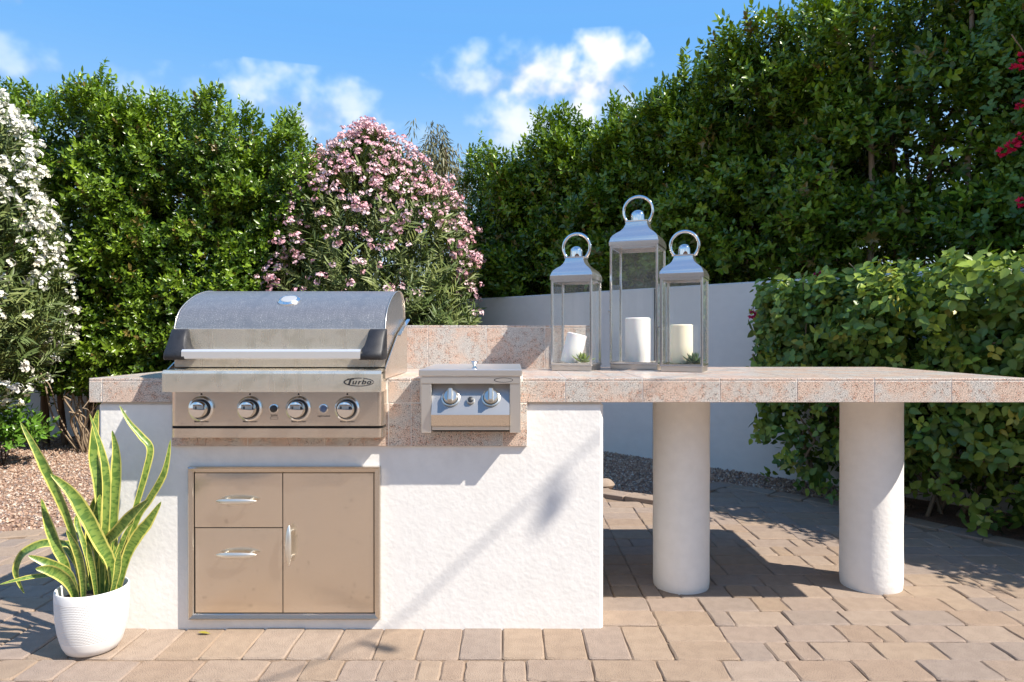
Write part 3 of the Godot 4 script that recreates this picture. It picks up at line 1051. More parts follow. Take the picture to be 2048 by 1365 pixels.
func make_burner():
	var t := thing("side_burner", "small stainless side burner with two satin knobs beside the grill", "burner")
	var XL := -0.3195
	var XR := 0.030
	var s := st()
	box(s, Vector3(XL - 0.008, 0.921, -0.47), Vector3(XR + 0.005, 0.944, 0.085), 0.002)
	var lid := obj("lid", s, M.frame_steel, t)
	s = st()
	lathe(s, PackedVector2Array([Vector2(0.012, 0.0), Vector2(0.006, 0.004), Vector2(0.005, 0.010), Vector2(0.010, 0.019), Vector2(0.013, 0.024), Vector2(0.011, 0.026), Vector2(0.0, 0.0265)]), 20, Transform3D(Basis(), Vector3(-0.138, 0.944, -0.03)))
	obj("lid_knob", s, M.chrome, lid)
	# housing: two cheeks, a head strip, a box behind
	s = st()
	for x in [[XL, -0.2835], [-0.0075, XR]]:
		box(s, Vector3(x[0], 0.722, -0.02), Vector3(x[1], 0.8935, 0.08), 0.0015)
	box(s, Vector3(XL, 0.8945, -0.02), Vector3(XR, 0.921, 0.0815), 0.0012)
	box(s, Vector3(XL + 0.002, 0.73, -0.40), Vector3(XR - 0.002, 0.92, -0.021))
	var hs := obj("housing", s, M.frame_steel, t)
	badge(hs, Vector3(-0.030, 0.9075, 0.0822), 0.0335, 0.0082, "", M.black_print)
	# folded control plate: the upper fold looks up, the lower one down
	s = st()
	prism(s, PackedVector2Array([Vector2(0.042, 0.8925), Vector2(0.098, 0.787), Vector2(0.0, 0.787), Vector2(0.0, 0.8925)]), 0, -0.2825, -0.0085)
	var plate := obj("control_plate", s, M.satin_plate, t)
	s = st()
	prism(s, PackedVector2Array([Vector2(0.098, 0.7868), Vector2(0.088, 0.747), Vector2(0.0, 0.747), Vector2(0.0, 0.7868)]), 0, -0.2825, -0.0085)
	obj("lower_plate", s, M.door_steel, t)
	s = st()
	box(s, Vector3(-0.2825, 0.731, 0.0), Vector3(-0.0085, 0.7445, 0.076), 0.001)
	obj("lower_rail", s, M.frame_steel, t)
	s = st()
	box(s, Vector3(-0.282, 0.7445, 0.0), Vector3(-0.009, 0.747, 0.06))
	box(s, Vector3(-0.282, 0.722, -0.02), Vector3(-0.009, 0.731, 0.05))
	obj("shadow_gap", s, M.dark_gap, t)
	var n := Vector3(0, 0.056, 0.1055).normalized()
	for x in [-0.2165, -0.0745]:
		var at := Vector3(x, 0.842, 0.0688)
		var xf := Transform3D(along(n), at)
		s = st()
		lathe(s, PackedVector2Array([Vector2(0.0335, 0.0), Vector2(0.0325, 0.006), Vector2(0.0285, 0.008), Vector2(0.0275, 0.008)]), 36, xf)
		var k := obj("knob", s, M.satin_knob, plate)
		s = st()
		lathe(s, PackedVector2Array([Vector2(0.0275, 0.007), Vector2(0.026, 0.0095), Vector2(0.024, 0.0095)]), 32, xf)
		obj("collar", s, M.black_rubber, k)
		s = st()
		lathe(s, PackedVector2Array([Vector2(0.0255, 0.008), Vector2(0.0245, 0.022), Vector2(0.0215, 0.025), Vector2(0.0, 0.0255)]), 32, xf)
		obj("dial", s, M.satin_knob, k)
		s = st()
		var g := Transform3D(Basis(Vector3.RIGHT, Vector3(0, n.z, -n.y), n), at)
		box(s, Vector3(-0.0085, -0.0235, 0.018), Vector3(0.0085, 0.0245, 0.041), 0.004, g)
		obj("grip", s, M.satin_knob, k)
	s = st()
	lathe(s, PackedVector2Array([Vector2(0.0145, 0.0), Vector2(0.0135, 0.010), Vector2(0.0115, 0.0115), Vector2(0.0100, 0.0115)]), 24, Transform3D(along(n), Vector3(-0.1455, 0.833, 0.0736)))
	var ig := obj("igniter_button", s, M.satin_knob, plate)
	s = st()
	lathe(s, PackedVector2Array([Vector2(0.0100, 0.008), Vector2(0.0095, 0.0150), Vector2(0.006, 0.0175), Vector2(0.0, 0.018)]), 20, Transform3D(along(n), Vector3(-0.1455, 0.833, 0.0736)))
	obj("button_cap", s, M.black_rubber, ig)

func pull(parent: Node3D, at: Vector3, upright: bool):
	# a bowed, pointed bar handle on two posts
	var s := st()
	var rings := []
	for i in 17:
		var u := -1.0 + i / 8.0
		var w := 0.0105 * pow(maxf(0.0, 1.0 - absf(u) ** 2.4), 0.7) + 0.0008
		var zz := 0.031 - 0.010 * u * u
		var ring := []
		for k in 10:
			var a := TAU * k / 10.0
			var p := Vector3(u * 0.073, sin(a) * w, zz + cos(a) * w * 0.55)
			ring.append(at + (Vector3(-p.y, p.x, p.z) if upright else p))
		rings.append(ring)
	sg = 6
	for i in 16:
		for k in 10:
			var k1 := (k + 1) % 10
			var c: Vector3 = (rings[i][0] + rings[i][5] + rings[i + 1][0] + rings[i + 1][5]) / 4.0
			quad(s, rings[i][k], rings[i][k1], rings[i + 1][k1], rings[i + 1][k], (rings[i][k] + rings[i + 1][k1]) / 2.0 - c)
	sg = -1
	for e in [-0.046, 0.046]:
		var b := at + (Vector3(0, e, 0) if upright else Vector3(e, 0, 0))
		tube(s, [b, b + Vector3(0, 0, 0.026)], 0.0045, 10)
	obj("handle", s, M.pull_steel, parent)

func make_cabinet():
	var t := thing("storage_cabinet", "built-in stainless cabinet with two drawers and one door in the white base", "cabinet")
	var X0 := -1.170
	var X1 := -0.4757
	var Y0 := 0.038
	var Y1 := 0.591
	var s := st()
	# bevelled frame: outer edge on the wall, crest, inner edge
	var rings := []
	for r in [[0.0, 0.001], [0.001, 0.020], [0.006, 0.025], [0.018, 0.021], [0.0215, 0.016], [0.022, 0.001]]:
		rings.append([Vector3(X0 + r[0], Y0 + r[0], r[1]), Vector3(X1 - r[0], Y0 + r[0], r[1]), Vector3(X1 - r[0], Y1 - r[0], r[1]), Vector3(X0 + r[0], Y1 - r[0], r[1])])
	for i in rings.size() - 1:
		for k in 4:
			var k1 := (k + 1) % 4
			var side: Vector3 = [Vector3.DOWN, Vector3.RIGHT, Vector3.UP, Vector3.LEFT][k]
			var a: Vector3 = rings[i][k]
			var b: Vector3 = rings[i + 1][k]
			var dr := (rings[i + 1][k] - rings[i][k]) as Vector3
			var inward := maxf(0.0001, absf(dr.x))
			quad(s, rings[i][k], rings[i][k1], rings[i + 1][k1], rings[i + 1][k], side * dr.z + Vector3(0, 0, inward))
	obj("frame", s, M.cabinet_trim, t)
	s = st()
	box(s, Vector3(X0 + 0.0225, Y0 + 0.0225, 0.001), Vector3(X1 - 0.0225, Y1 - 0.0225, 0.004))
	obj("inner_back", s, M.dark_gap, t)
	var i0 := X0 + 0.0245
	var i1 := X1 - 0.0250
	var sx := -0.8283
	for d in [["drawer", i0, sx - 0.0017, 0.3712, Y1 - 0.0245], ["drawer", i0 + 0.001, sx - 0.0017, Y0 + 0.0245, 0.3678], ["door", sx + 0.0017, i1, Y0 + 0.0245, Y1 - 0.0245]]:
		# front sheets bulge by a hair, as thin folded steel does
		s = st()
		var nx := 16
		var ny := 16
		sg = 7
		for i in nx:
			for j in ny:
				var q := []
				for k in [[0, 0], [1, 0], [1, 1], [0, 1]]:
					var u := float(i + k[0]) / nx
					var v := float(j + k[1]) / ny
					q.append(Vector3(lerpf(d[1], d[2], u), lerpf(d[3], d[4], v), 0.0135 + 0.0022 * (1.0 - pow(2.0 * u - 1.0, 4)) * (1.0 - pow(2.0 * v - 1.0, 4)) + 0.0007 * sin(u * 5.0 + v * 2.3 + d[3] * 9.0) * sin(v * 3.1 + 0.6) * sin(u * PI)))
				quad(s, q[0], q[1], q[2], q[3], Vector3(0, 0, 1))
		sg = -1
		for e in [[d[1], d[3], d[2], d[3], Vector3.DOWN], [d[1], d[4], d[2], d[4], Vector3.UP], [d[1], d[3], d[1], d[4], Vector3.LEFT], [d[2], d[3], d[2], d[4], Vector3.RIGHT]]:
			quad(s, Vector3(e[0], e[1], 0.004), Vector3(e[2], e[3], 0.004), Vector3(e[2], e[3], 0.0135), Vector3(e[0], e[1], 0.0135), e[4])
		var o := obj(d[0], s, M.door_steel, t)
		if d[0] == "door":
			pull(o, Vector3(-0.7990, 0.3115, 0.0145), true)
		else:
			pull(o, Vector3(-0.9885, 0.4710 if d[3] > 0.2 else 0.2780, 0.0145), false)

# ---------------------------------------------------------------- lanterns and what is in them

func lantern(label: String, at: Vector3, turn: float, w: float, hb: float) -> Node3D:
	var t := thing("lantern", label, "lantern", at, turn, "steel and glass lanterns on the counter")
	var k := w / 0.186
	var h := w / 2.0
	var s := st()
	box(s, Vector3(-h + 0.003, 0, -h + 0.003), Vector3(h - 0.003, 0.022, h - 0.003), 0.0015)
	box(s, Vector3(-h - 0.001, 0.022, -h - 0.001), Vector3(h + 0.001, 0.027, h + 0.001), 0.001)
	obj("base", s, M.lantern_base, t)
	var pw := 0.0105
	for c in [[-1, -1], [1, -1], [1, 1], [-1, 1]]:
		s = st()
		var cx: float = c[0] * (h - pw / 2.0)
		var cz: float = c[1] * (h - pw / 2.0)
		box(s, Vector3(cx - pw / 2.0, 0.027, cz - pw / 2.0), Vector3(cx + pw / 2.0, hb - 0.012, cz + pw / 2.0), 0.0012)
		obj("post", s, M.lantern_steel, t)
	# rails round the top and foot of the glass
	s = st()
	for y in [[0.0272, 0.034], [hb - 0.022, hb - 0.012]]:
		for e in [-1.0, 1.0]:
			var lo: float = e * h - (0.006 if e > 0 else 0.0)
			box(s, Vector3(-h + pw, y[0], lo), Vector3(h - pw, y[1], lo + 0.006))
			box(s, Vector3(lo, y[0], -h + pw), Vector3(lo + 0.006, y[1], h - pw))
	obj("rail", s, M.lantern_steel, t)
	for a in 4:
		s = st()
		var b := Basis(Vector3.UP, a * PI / 2.0)
		quad(s, b * Vector3(-h + pw, 0.030, h - 0.004), b * Vector3(h - pw, 0.030, h - 0.004), b * Vector3(h - pw, hb - 0.014, h - 0.004), b * Vector3(-h + pw, hb - 0.014, h - 0.004), b * Vector3(0, 0, 1))
		obj("glass_pane", s, M.glass, t)
	# bell-shaped roof
	s = st()
	var prof := [[h + 0.003, -0.012], [h + 0.003, 0.006], [h + 0.001, 0.010], [h - 0.0025, 0.020 * k], [h - 0.009 * k, 0.031 * k], [h - 0.021 * k, 0.0415 * k], [h - 0.0345 * k, 0.051 * k], [h - 0.0445 * k, 0.063 * k], [h - 0.0505 * k, 0.077 * k], [h - 0.053 * k, 0.089 * k]]
	for i in prof.size() - 1:
		for a in 4:
			sg = a + 30 if i > 1 else -1
			var b := Basis(Vector3.UP, a * PI / 2.0)
			var p: Array = prof[i]
			var q: Array = prof[i + 1]
			quad(s, b * Vector3(-p[0], hb + p[1], p[0]), b * Vector3(p[0], hb + p[1], p[0]), b * Vector3(q[0], hb + q[1], q[0]), b * Vector3(-q[0], hb + q[1], q[0]), b * Vector3(0, 0.5, 1))
	sg = -1
	quad(s, Vector3(-h, hb - 0.011, -h), Vector3(h, hb - 0.011, -h), Vector3(h, hb - 0.011, h), Vector3(-h, hb - 0.011, h), Vector3.DOWN)
	var roof := obj("roof", s, M.lantern_steel, t)
	var ny := hb + 0.089 * k
	s = st()
	box(s, Vector3(-0.043 * k, ny, -0.043 * k), Vector3(0.043 * k, ny + 0.0045, 0.043 * k), 0.001)
	obj("cap_plate", s, M.lantern_steel, roof)
	s = st()
	var dome := PackedVector2Array([Vector2(0.0285 * k, ny + 0.0045), Vector2(0.0285 * k, ny + 0.030)])
	for i in 9:
		var a := i * PI / 16.0
		dome.append(Vector2(cos(a) * 0.0285 * k, ny + 0.030 + sin(a) * 0.0245 * k))
	lathe(s, dome, 40)
	obj("chimney_dome", s, M.chrome, roof)
	# carrying ring, open at the foot, on two pins
	s = st()
	var ring := []
	var R := 0.0615 * (1.0 + (k - 1.0) * 0.6)
	for i in 33:
		var a := deg_to_rad(-44.0 + 268.0 * i / 32.0)
		ring.append(Vector3(cos(a) * R, ny + 0.006 + R * 0.695 + sin(a) * R, 0))
	tube(s, ring, 0.0074, 12)
	for e in [0, 32]:
		var p: Vector3 = ring[e]
		var d := signf(p.x)
		tube(s, [p + Vector3(-d * 0.012, -0.001, 0), p + Vector3(d * 0.012, -0.001, 0)], 0.0035, 10)
	obj("carrying_ring", s, M.chrome, t)
	s = st()
	box(s, Vector3(-h - 0.007, hb * 0.45, h - 0.006), Vector3(-h + 0.001, hb * 0.45 + 0.010, h - 0.001), 0.001)
	obj("latch", s, M.lantern_steel, t)
	return t

func candle(label: String, at: Vector3, r: float, h: float, m: Material, lean := 0.0):
	var t := thing("candle", label, "candle", at, 0.0, "candles in the lanterns")
	t.rotation.z = lean
	var s := st()
	lathe(s, PackedVector2Array([Vector2(0.0, 0.0), Vector2(r - 0.002, 0.0), Vector2(r, 0.003), Vector2(r * 1.005, h * 0.5), Vector2(r, h - 0.004), Vector2(r - 0.004, h), Vector2(r - 0.009, h - 0.001), Vector2(r * 0.6, h - 0.007), Vector2(0.0, h - 0.010)]), 40)
	obj("wax", s, m, t)
	s = st()
	tube(s, [Vector3(0, h - 0.011, 0), Vector3(0.001, h - 0.004, 0), Vector3(0.003, h + 0.001, 0.001)], 0.0012, 6)
	obj("wick", s, M.black_print, t)

func succulent(label: String, at: Vector3, sc: float, tone: Color, sd: int):
	var t := thing("succulent", label, "plant", at, 0.0, "small succulents in the lanterns")
	var r := RandomNumberGenerator.new()
	r.seed = sd
	var m := mat("succulent_leaf_%d" % sd, tone, 0.4)
	for i in 20:
		var a := i * 2.399 + r.randf() * 0.2
		var el := lerpf(0.15, 1.35, i / 19.0)
		var L := sc * lerpf(1.0, 0.7, i / 19.0) * r.randf_range(0.85, 1.1)
		var d := Vector3(cos(a) * cos(el), sin(el), sin(a) * cos(el))
		var sd_ := d.cross(Vector3.UP).normalized()
		var up := sd_.cross(d)
		var s := st()
		sg = 2
		var base := Vector3(0, sc * 0.18, 0)
		var rows := []
		for k in 5:
			var u := k / 4.0
			var w: float = L * [0.10, 0.17, 0.19, 0.12, 0.005][k]
			var c := base + d * L * u + up * L * 0.16 * u * u
			rows.append([c - sd_ * w, c - up * w * 0.45, c + sd_ * w, c + up * w * 0.22])
		for k in 4:
			for j in 4:
				var j1 := (j + 1) % 4
				var mid: Vector3 = (rows[k][0] + rows[k][2]) / 2.0
				quad(s, rows[k][j], rows[k][j1], rows[k + 1][j1], rows[k + 1][j], (rows[k][j] + rows[k][j1]) / 2.0 - mid)
		sg = -1
		obj("leaf", s, m, t)

func make_lanterns():
	var Y := 0.9105
	lantern("short lantern nearest the grill, its white candle leaning", Vector3(0.291, Y, -0.612), -0.35, 0.186, 0.414)
	lantern("tallest of the three steel lanterns, in the middle, with wide candle", Vector3(0.596, Y, -0.762), -0.37, 0.222, 0.583)
	lantern("short lantern farthest right, holding an ivory candle and moss", Vector3(0.752, Y, -0.507), -0.40, 0.180, 0.414)
	var C := Y + 0.0275
	candle("white candle leaning over in the lantern nearest the grill", Vector3(0.262, C + 0.004, -0.612), 0.045, 0.135, M.white_wax, -0.24)
	candle("wide white candle upright in the tallest lantern", Vector3(0.592, C, -0.752), 0.059, 0.212, M.white_wax)
	candle("ivory candle in the lantern farthest from the grill", Vector3(0.742, C, -0.520), 0.0485, 0.176, M.ivory_wax)
	succulent("yellow-green succulent beside the leaning candle", Vector3(0.312, C, -0.545), 0.06, lin(0.20, 0.27, 0.05), 3)
	succulent("dark green succulent at the foot of the ivory candle", Vector3(0.779, C, -0.448), 0.062, lin(0.06, 0.11, 0.04), 4)
	# a little moss under the ivory candle
	var mo := Node3D.new()
	mo.name = "moss"
	add_child(mo)
	tag(mo, "dry golden moss on the floor of the right lantern", "moss", "", "stuff")
	var s := st()
	for i in 7:
		var d := Vector3(rng.randf_range(-1, 1), rng.randf_range(0.3, 1.2), rng.randf_range(-1, 1)).normalized()
		var e := d.cross(Vector3(0.3, 0.2, 0.9)).normalized()
		tri(s, e * 0.0012, -e * 0.0012, d * 0.011, Vector3.UP)
	var where := []
	var tint := []
	var b := Basis(Vector3.UP, -0.40)
	for i in 700:
		var p := Vector3(rng.randf_range(-0.078, 0.078), 0, rng.randf_range(-0.078, 0.078))
		where.append(Transform3D(Basis(Vector3.UP, rng.randf() * TAU).scaled(Vector3.ONE * rng.randf_range(0.6, 1.3)), Vector3(0.752, C, -0.507) + b * p))
		tint.append(Color(0.20, 0.15, 0.04).lerp(Color(0.09, 0.10, 0.025), rng.randf()))
	scatter("moss_tufts", mesh_of(s), M.pebble, where, tint, mo)

# ---------------------------------------------------------------- potted snake plant

func make_pot_plant():
	var at := Vector3(-1.425, 0.001, 0.165)
	var p := thing("plant_pot", "round white pot with rows of small dents before the island", "pot", at)
	var s := st()
	lathe(s, PackedVector2Array([Vector2(0.0000, 0.0), Vector2(0.0696, 0.0), Vector2(0.0800, 0.006), Vector2(0.0905, 0.026), Vector2(0.0970, 0.048)]), 72)
	lathe(s, PackedVector2Array([Vector2(0.1118, 0.186), Vector2(0.1114, 0.206), Vector2(0.1096, 0.2120), Vector2(0.1066, 0.2125), Vector2(0.1040, 0.208), Vector2(0.1035, 0.160)]), 72)
	obj("body", s, M.pot_glaze, p)
	s = st()
	lathe(s, PackedVector2Array([Vector2(0.0970, 0.048), Vector2(0.1027, 0.072), Vector2(0.1066, 0.098), Vector2(0.1094, 0.126), Vector2(0.1109, 0.154), Vector2(0.1118, 0.186)]), 72)
	obj("dented_band", s, M.pot_dented, p)
	s = st()
	lathe(s, PackedVector2Array([Vector2(0.1035, 0.172), Vector2(0.0696, 0.179), Vector2(0.0000, 0.182)]), 40)
	obj("soil", s, M.soil, p)
	var t := thing("snake_plant", "snake plant with yellow-edged banded leaves in the white pot", "plant", at)
	# each leaf: spine from root to tip, width, twist at root and tip
	for L in snake_leaves():
		var f: Array = L[0]
		var pts := []
		for i in range(0, f.size(), 3):
			pts.append(Vector3(f[i], f[i + 1], f[i + 2]))
		pts = smooth_pts(pts, 6)
		var n := pts.size()
		s = st()
		var rows := []
		for i in n:
			var u := float(i) / (n - 1)
			var a: Vector3 = pts[maxi(i - 1, 0)]
			var b: Vector3 = pts[mini(i + 1, n - 1)]
			var tg := (b - a).normalized()
			var side := tg.cross(Vector3(0, 0.12, 1)).normalized().rotated(tg, lerpf(L[2], L[3], u))
			var nn := side.cross(tg)
			var w: float = L[1] * 0.5 * (lerpf(0.55, 1.0, smoothstep(0.0, 0.5, u))) * minf(1.0, pow((1.0 - u) * 3.2, 0.75) + 0.03)
			var fold := w * 0.35
			rows.append([pts[i] - side * w + nn * fold, pts[i] - side * w * 0.5 + nn * fold * 0.3, pts[i], pts[i] + side * w * 0.5 + nn * fold * 0.3, pts[i] + side * w + nn * fold])
		for i in n - 1:
			for k in 4:
				var q := [[i, k], [i, k + 1], [i + 1, k + 1], [i, k], [i + 1, k + 1], [i + 1, k]]
				for e in q:
					s.set_smooth_group(1)
					s.set_uv(Vector2(e[1] / 4.0 * 0.98 + 0.01, float(e[0]) / (n - 1)))
					s.add_vertex(rows[e[0]][e[1]])
		obj("leaf", s, M.snake_leaf, t)

func snake_leaves() -> Array:
	return [
		[[-0.035,0.160,-0.015, -0.049,0.310,-0.009, -0.087,0.452,-0.003, -0.140,0.580,0.003, -0.178,0.665,0.009, -0.233,0.771,0.015], 0.033, -0.5, 0.4],
		[[0.011,0.160,0.065, 0.022,0.273,0.088, 0.020,0.362,0.112, -0.002,0.441,0.135], 0.026, 0.1, 0.2],
		[[0.066,0.160,-0.005, 0.072,0.290,0.017, 0.050,0.367,0.039, 0.022,0.455,0.061, -0.019,0.549,0.083, -0.072,0.614,0.105], 0.043, 0.9, 0.3],
		[[0.005,0.160,-0.025, 0.038,0.339,-0.005, 0.091,0.401,0.015, 0.158,0.469,0.035, 0.220,0.519,0.055], 0.035, 0.3, 0.1],
		[[0.044,0.160,-0.054, 0.113,0.409,-0.060, 0.166,0.497,-0.055, 0.219,0.591,-0.050, 0.244,0.703,-0.045], 0.026, 0.7, 0.9],
		[[0.023,0.160,-0.066, 0.068,0.332,-0.076, 0.104,0.462,-0.078, 0.139,0.585,-0.079, 0.154,0.665,-0.081, 0.123,0.708,-0.082, 0.079,0.759,-0.084, 0.045,0.817,-0.085], 0.024, 1.0, 0.5],
		[[0.058,0.160,-0.039, 0.091,0.298,-0.047, 0.126,0.369,-0.050, 0.160,0.415,-0.053, 0.206,0.486,-0.055], 0.040, 0.2, 0.7],
		[[0.031,0.160,-0.005, 0.035,0.314,0.003, 0.051,0.428,0.011, 0.059,0.569,0.019, 0.050,0.668,0.027, 0.013,0.801,0.035], 0.027, 0.4, 0.9],
		[[0.029,0.160,-0.045, 0.041,0.340,-0.049, 0.045,0.483,-0.053, 0.050,0.568,-0.057, 0.048,0.661,-0.061, 0.031,0.732,-0.065], 0.035, 0.5, 0.0],
		[[-0.022,0.160,-0.066, -0.021,0.331,-0.080, -0.020,0.431,-0.085, -0.034,0.547,-0.090, -0.052,0.633,-0.095, -0.049,0.749,-0.100, -0.042,0.800,-0.105], 0.033, 0.3, 0.8],
		[[-0.037,0.160,-0.059, -0.070,0.283,-0.095, -0.065,0.426,-0.105, -0.042,0.497,-0.115, -0.039,0.554,-0.125], 0.030, 0.2, 0.5],
		[[-0.009,0.160,0.055, -0.026,0.251,0.082, -0.063,0.300,0.108, -0.101,0.316,0.135], 0.035, 0.3, 0.1],
		[[-0.041,0.160,0.015, -0.054,0.263,0.038, -0.107,0.309,0.062, -0.159,0.342,0.085], 0.029, 0.5, 0.3],
		[[-0.045,0.160,-0.025, -0.078,0.327,-0.022, -0.119,0.349,-0.019, -0.181,0.350,-0.016, -0.242,0.319,-0.014, -0.265,0.267,-0.011, -0.256,0.226,-0.008, -0.235,0.185,-0.005], 0.030, 0.6, 0.1],
		[[-0.042,0.160,0.025, -0.065,0.282,0.033, -0.094,0.353,0.040, -0.120,0.438,0.047, -0.136,0.522,0.055], 0.030, 0.2, 0.9],
		[[-0.055,0.160,-0.043, -0.106,0.235,-0.030, -0.173,0.245,-0.005, -0.222,0.245,0.025, -0.276,0.236,0.055], 0.015, 0.4, 0.4],
		[[0.031,0.160,0.025, 0.027,0.255,0.035, 0.020,0.327,0.045, 0.018,0.378,0.055], 0.020, 0.2, 0.3],
		[[0.067,0.160,0.019, 0.098,0.254,0.032, 0.108,0.304,0.038, 0.117,0.348,0.045], 0.023, 0.9, 0.6],
		[[0.044,0.160,0.005, 0.055,0.243,0.000, 0.080,0.311,-0.005, 0.112,0.394,-0.010, 0.131,0.421,-0.015], 0.018, 0.5, 0.3],
		[[-0.029,0.160,-0.045, -0.069,0.230,-0.058, -0.113,0.290,-0.072, -0.155,0.319,-0.085], 0.021, 0.4, 0.6],
		[[0.020,0.160,-0.005, 0.014,0.282,-0.010, 0.004,0.393,-0.015, 0.008,0.476,-0.020, 0.012,0.518,-0.025], 0.026, 0.2, 0.6],
		[[-0.042,0.160,-0.056, -0.053,0.239,-0.073, -0.079,0.331,-0.081, -0.105,0.387,-0.089, -0.114,0.421,-0.097, -0.100,0.437,-0.105], 0.018, 0.3, 0.9],
		[[0.024,0.160,-0.035, 0.029,0.251,-0.038, 0.031,0.315,-0.040, 0.026,0.385,-0.042, 0.032,0.442,-0.045], 0.021, 0.7, 0.4],
		[[0.063,0.160,0.015, 0.070,0.253,0.008, 0.075,0.313,0.002, 0.080,0.396,-0.005], 0.020, 0.9, 1.1],
	]

# ---------------------------------------------------------------- foliage

func leaf(s: SurfaceTool, base: Vector3, dir: Vector3, nrm: Vector3, L: float, W: float, wide_at := 0.45, v := 1.0):
	var d := dir.normalized()
	var side := d.cross(nrm).normalized()
	var up := side.cross(d)
	var rib := []
	var rim := [[], []]
	for k in [[0.0, 0.02], [wide_at * 0.5, 0.36], [wide_at, 0.5], [lerpf(wide_at, 1.0, 0.55), 0.31], [1.0, 0.0]]:
		var c: Vector3 = base + d * L * k[0] - up * L * 0.14 * k[0] * k[0]
		rib.append(c - up * W * 0.26 * k[1])
		rim[0].append(c + side * W * k[1] + up * W * 0.1 * k[1])
		rim[1].append(c - side * W * k[1] + up * W * 0.1 * k[1])
	var faces := []
	for i in 4:
		faces.append([rib[i], rib[i + 1], rim[0][i + 1]])
		faces.append([rib[i], rim[1][i + 1], rib[i + 1]])
		if i > 0:
			faces.append([rib[i], rim[0][i + 1], rim[0][i]])
			faces.append([rib[i], rim[1][i], rim[1][i + 1]])
	for f in faces:
		for p in f:
			s.set_smooth_group(8)
			s.set_color(Color(v, v, v))
			s.set_uv(Vector2.ZERO)
			s.add_vertex(p)

func round_leaf(s: SurfaceTool, base: Vector3, dir: Vector3, nrm: Vector3, L: float, W: float, v := 1.0):
	var d := dir.normalized()
	var side := d.cross(nrm).normalized()
	var up := side.cross(d)
	var ctr := base + d * L * 0.42 - up * W * 0.09
	var rim := []
	for k in [[-0.04, 0.0], [-0.02, 0.30], [0.22, 0.5], [0.52, 0.43], [0.78, 0.22], [1.0, 0.0], [0.78, -0.22], [0.52, -0.43], [0.22, -0.5], [-0.02, -0.30]]:
		rim.append(base + d * L * k[0] + side * W * k[1] + up * (absf(k[1]) * W * 0.12 - k[0] * k[0] * L * 0.12))
	for i in 10:
		for p in [ctr, rim[(i + 1) % 10], rim[i]]:
			s.set_smooth_group(2)
			s.set_color(Color(v, v, v))
			s.set_uv(Vector2.ZERO)
			s.add_vertex(p)

func sprigs(kind: String) -> Array:
	var out := []
	for q in 4:
		var r := RandomNumberGenerator.new()
		r.seed = kind.hash() % 1000 + q * 13
		var s := st()
		if kind == "ficus":
			for i in 9:
				var a := i * 2.4 + r.randf() * 0.5
				var d := Vector3(cos(a), r.randf_range(0.35, 0.95), sin(a))
				if i == 8: d = Vector3(r.randf_range(-0.2, 0.2), 1, r.randf_range(-0.2, 0.2))
				leaf(s, Vector3(0, i * 0.018, 0), d, Vector3.UP + Vector3(r.randf_range(-0.4, 0.4), 0, r.randf_range(-0.4, 0.4)) if i < 8 else Vector3(0.2, 0, 1), r.randf_range(0.056, 0.078), r.randf_range(0.028, 0.039), 0.45, r.randf_range(0.8, 1.2))
		elif kind == "oleander":
			for i in 12:
				var a := i * 2.1 + r.randf() * 0.5
				var d := Vector3(cos(a), r.randf_range(0.5, 1.5), sin(a))
				leaf(s, Vector3(0, i * 0.017, 0), d, Vector3.UP, r.randf_range(0.09, 0.145), r.randf_range(0.017, 0.024), 0.5, r.randf_range(0.75, 1.25))
		elif kind == "vine":
			for i in 6:
				var a := i * 2.4 + r.randf() * 0.6
				var d := Vector3(cos(a), r.randf_range(-0.1, 0.6), sin(a))
				round_leaf(s, Vector3(cos(a) * 0.014, i * 0.022, sin(a) * 0.014), d, Vector3.UP + Vector3(r.randf_range(-0.5, 0.5), 0, r.randf_range(-0.5, 0.5)), r.randf_range(0.052, 0.078), r.randf_range(0.044, 0.062), r.randf_range(0.8, 1.2))
		elif kind == "gum":
			for i in 14:
				var a := i * 2.4
				var d := Vector3(cos(a) * 0.5, r.randf_range(-1.2, -0.3), sin(a) * 0.5)
				leaf(s, Vector3(cos(a) * 0.05, -i * 0.03, sin(a) * 0.05), d, Vector3(cos(a), 0.3, sin(a)), r.randf_range(0.13, 0.2), r.randf_range(0.022, 0.03), 0.4, r.randf_range(0.7, 1.3))
		elif kind == "flower":
			# a truss of five-petalled flowers
			for i in 8:
				var a := i * 2.4
				var c := Vector3(cos(a) * 0.034, r.randf_range(0.0, 0.05), sin(a) * 0.034) * (1.0 if i else 0.0) + Vector3(0, 0.02, 0)
				var n := (Vector3(cos(a) * 0.8, 0.7, sin(a) * 0.8) + Vector3(r.randf_range(-0.4, 0.4), r.randf_range(-0.3, 0.4), r.randf_range(-0.4, 0.4))).normalized()
				var bb := along(n)
				for k in 5:
					var t := TAU * k / 5.0 + r.randf() * 0.3
					var d := bb * Vector3(cos(t), 0.28, sin(t))
					leaf(s, c, d, n, r.randf_range(0.019, 0.025), 0.019, 0.62, r.randf_range(0.85, 1.1))
		elif kind == "bract":
			for i in 7:
				var a := i * 2.4
				var c := Vector3(cos(a) * 0.022, r.randf_range(-0.01, 0.03), sin(a) * 0.022)
				for k in 3:
					var t := TAU * k / 3.0 + a
					round_leaf(s, c, Vector3(cos(t) * 0.6 + cos(a) * 0.5, r.randf_range(0.2, 0.8), sin(t) * 0.6 + sin(a) * 0.5), Vector3(cos(a), 0.6, sin(a)), 0.034, 0.028, r.randf_range(0.8, 1.15))
		out.append(mesh_of(s))
	return out

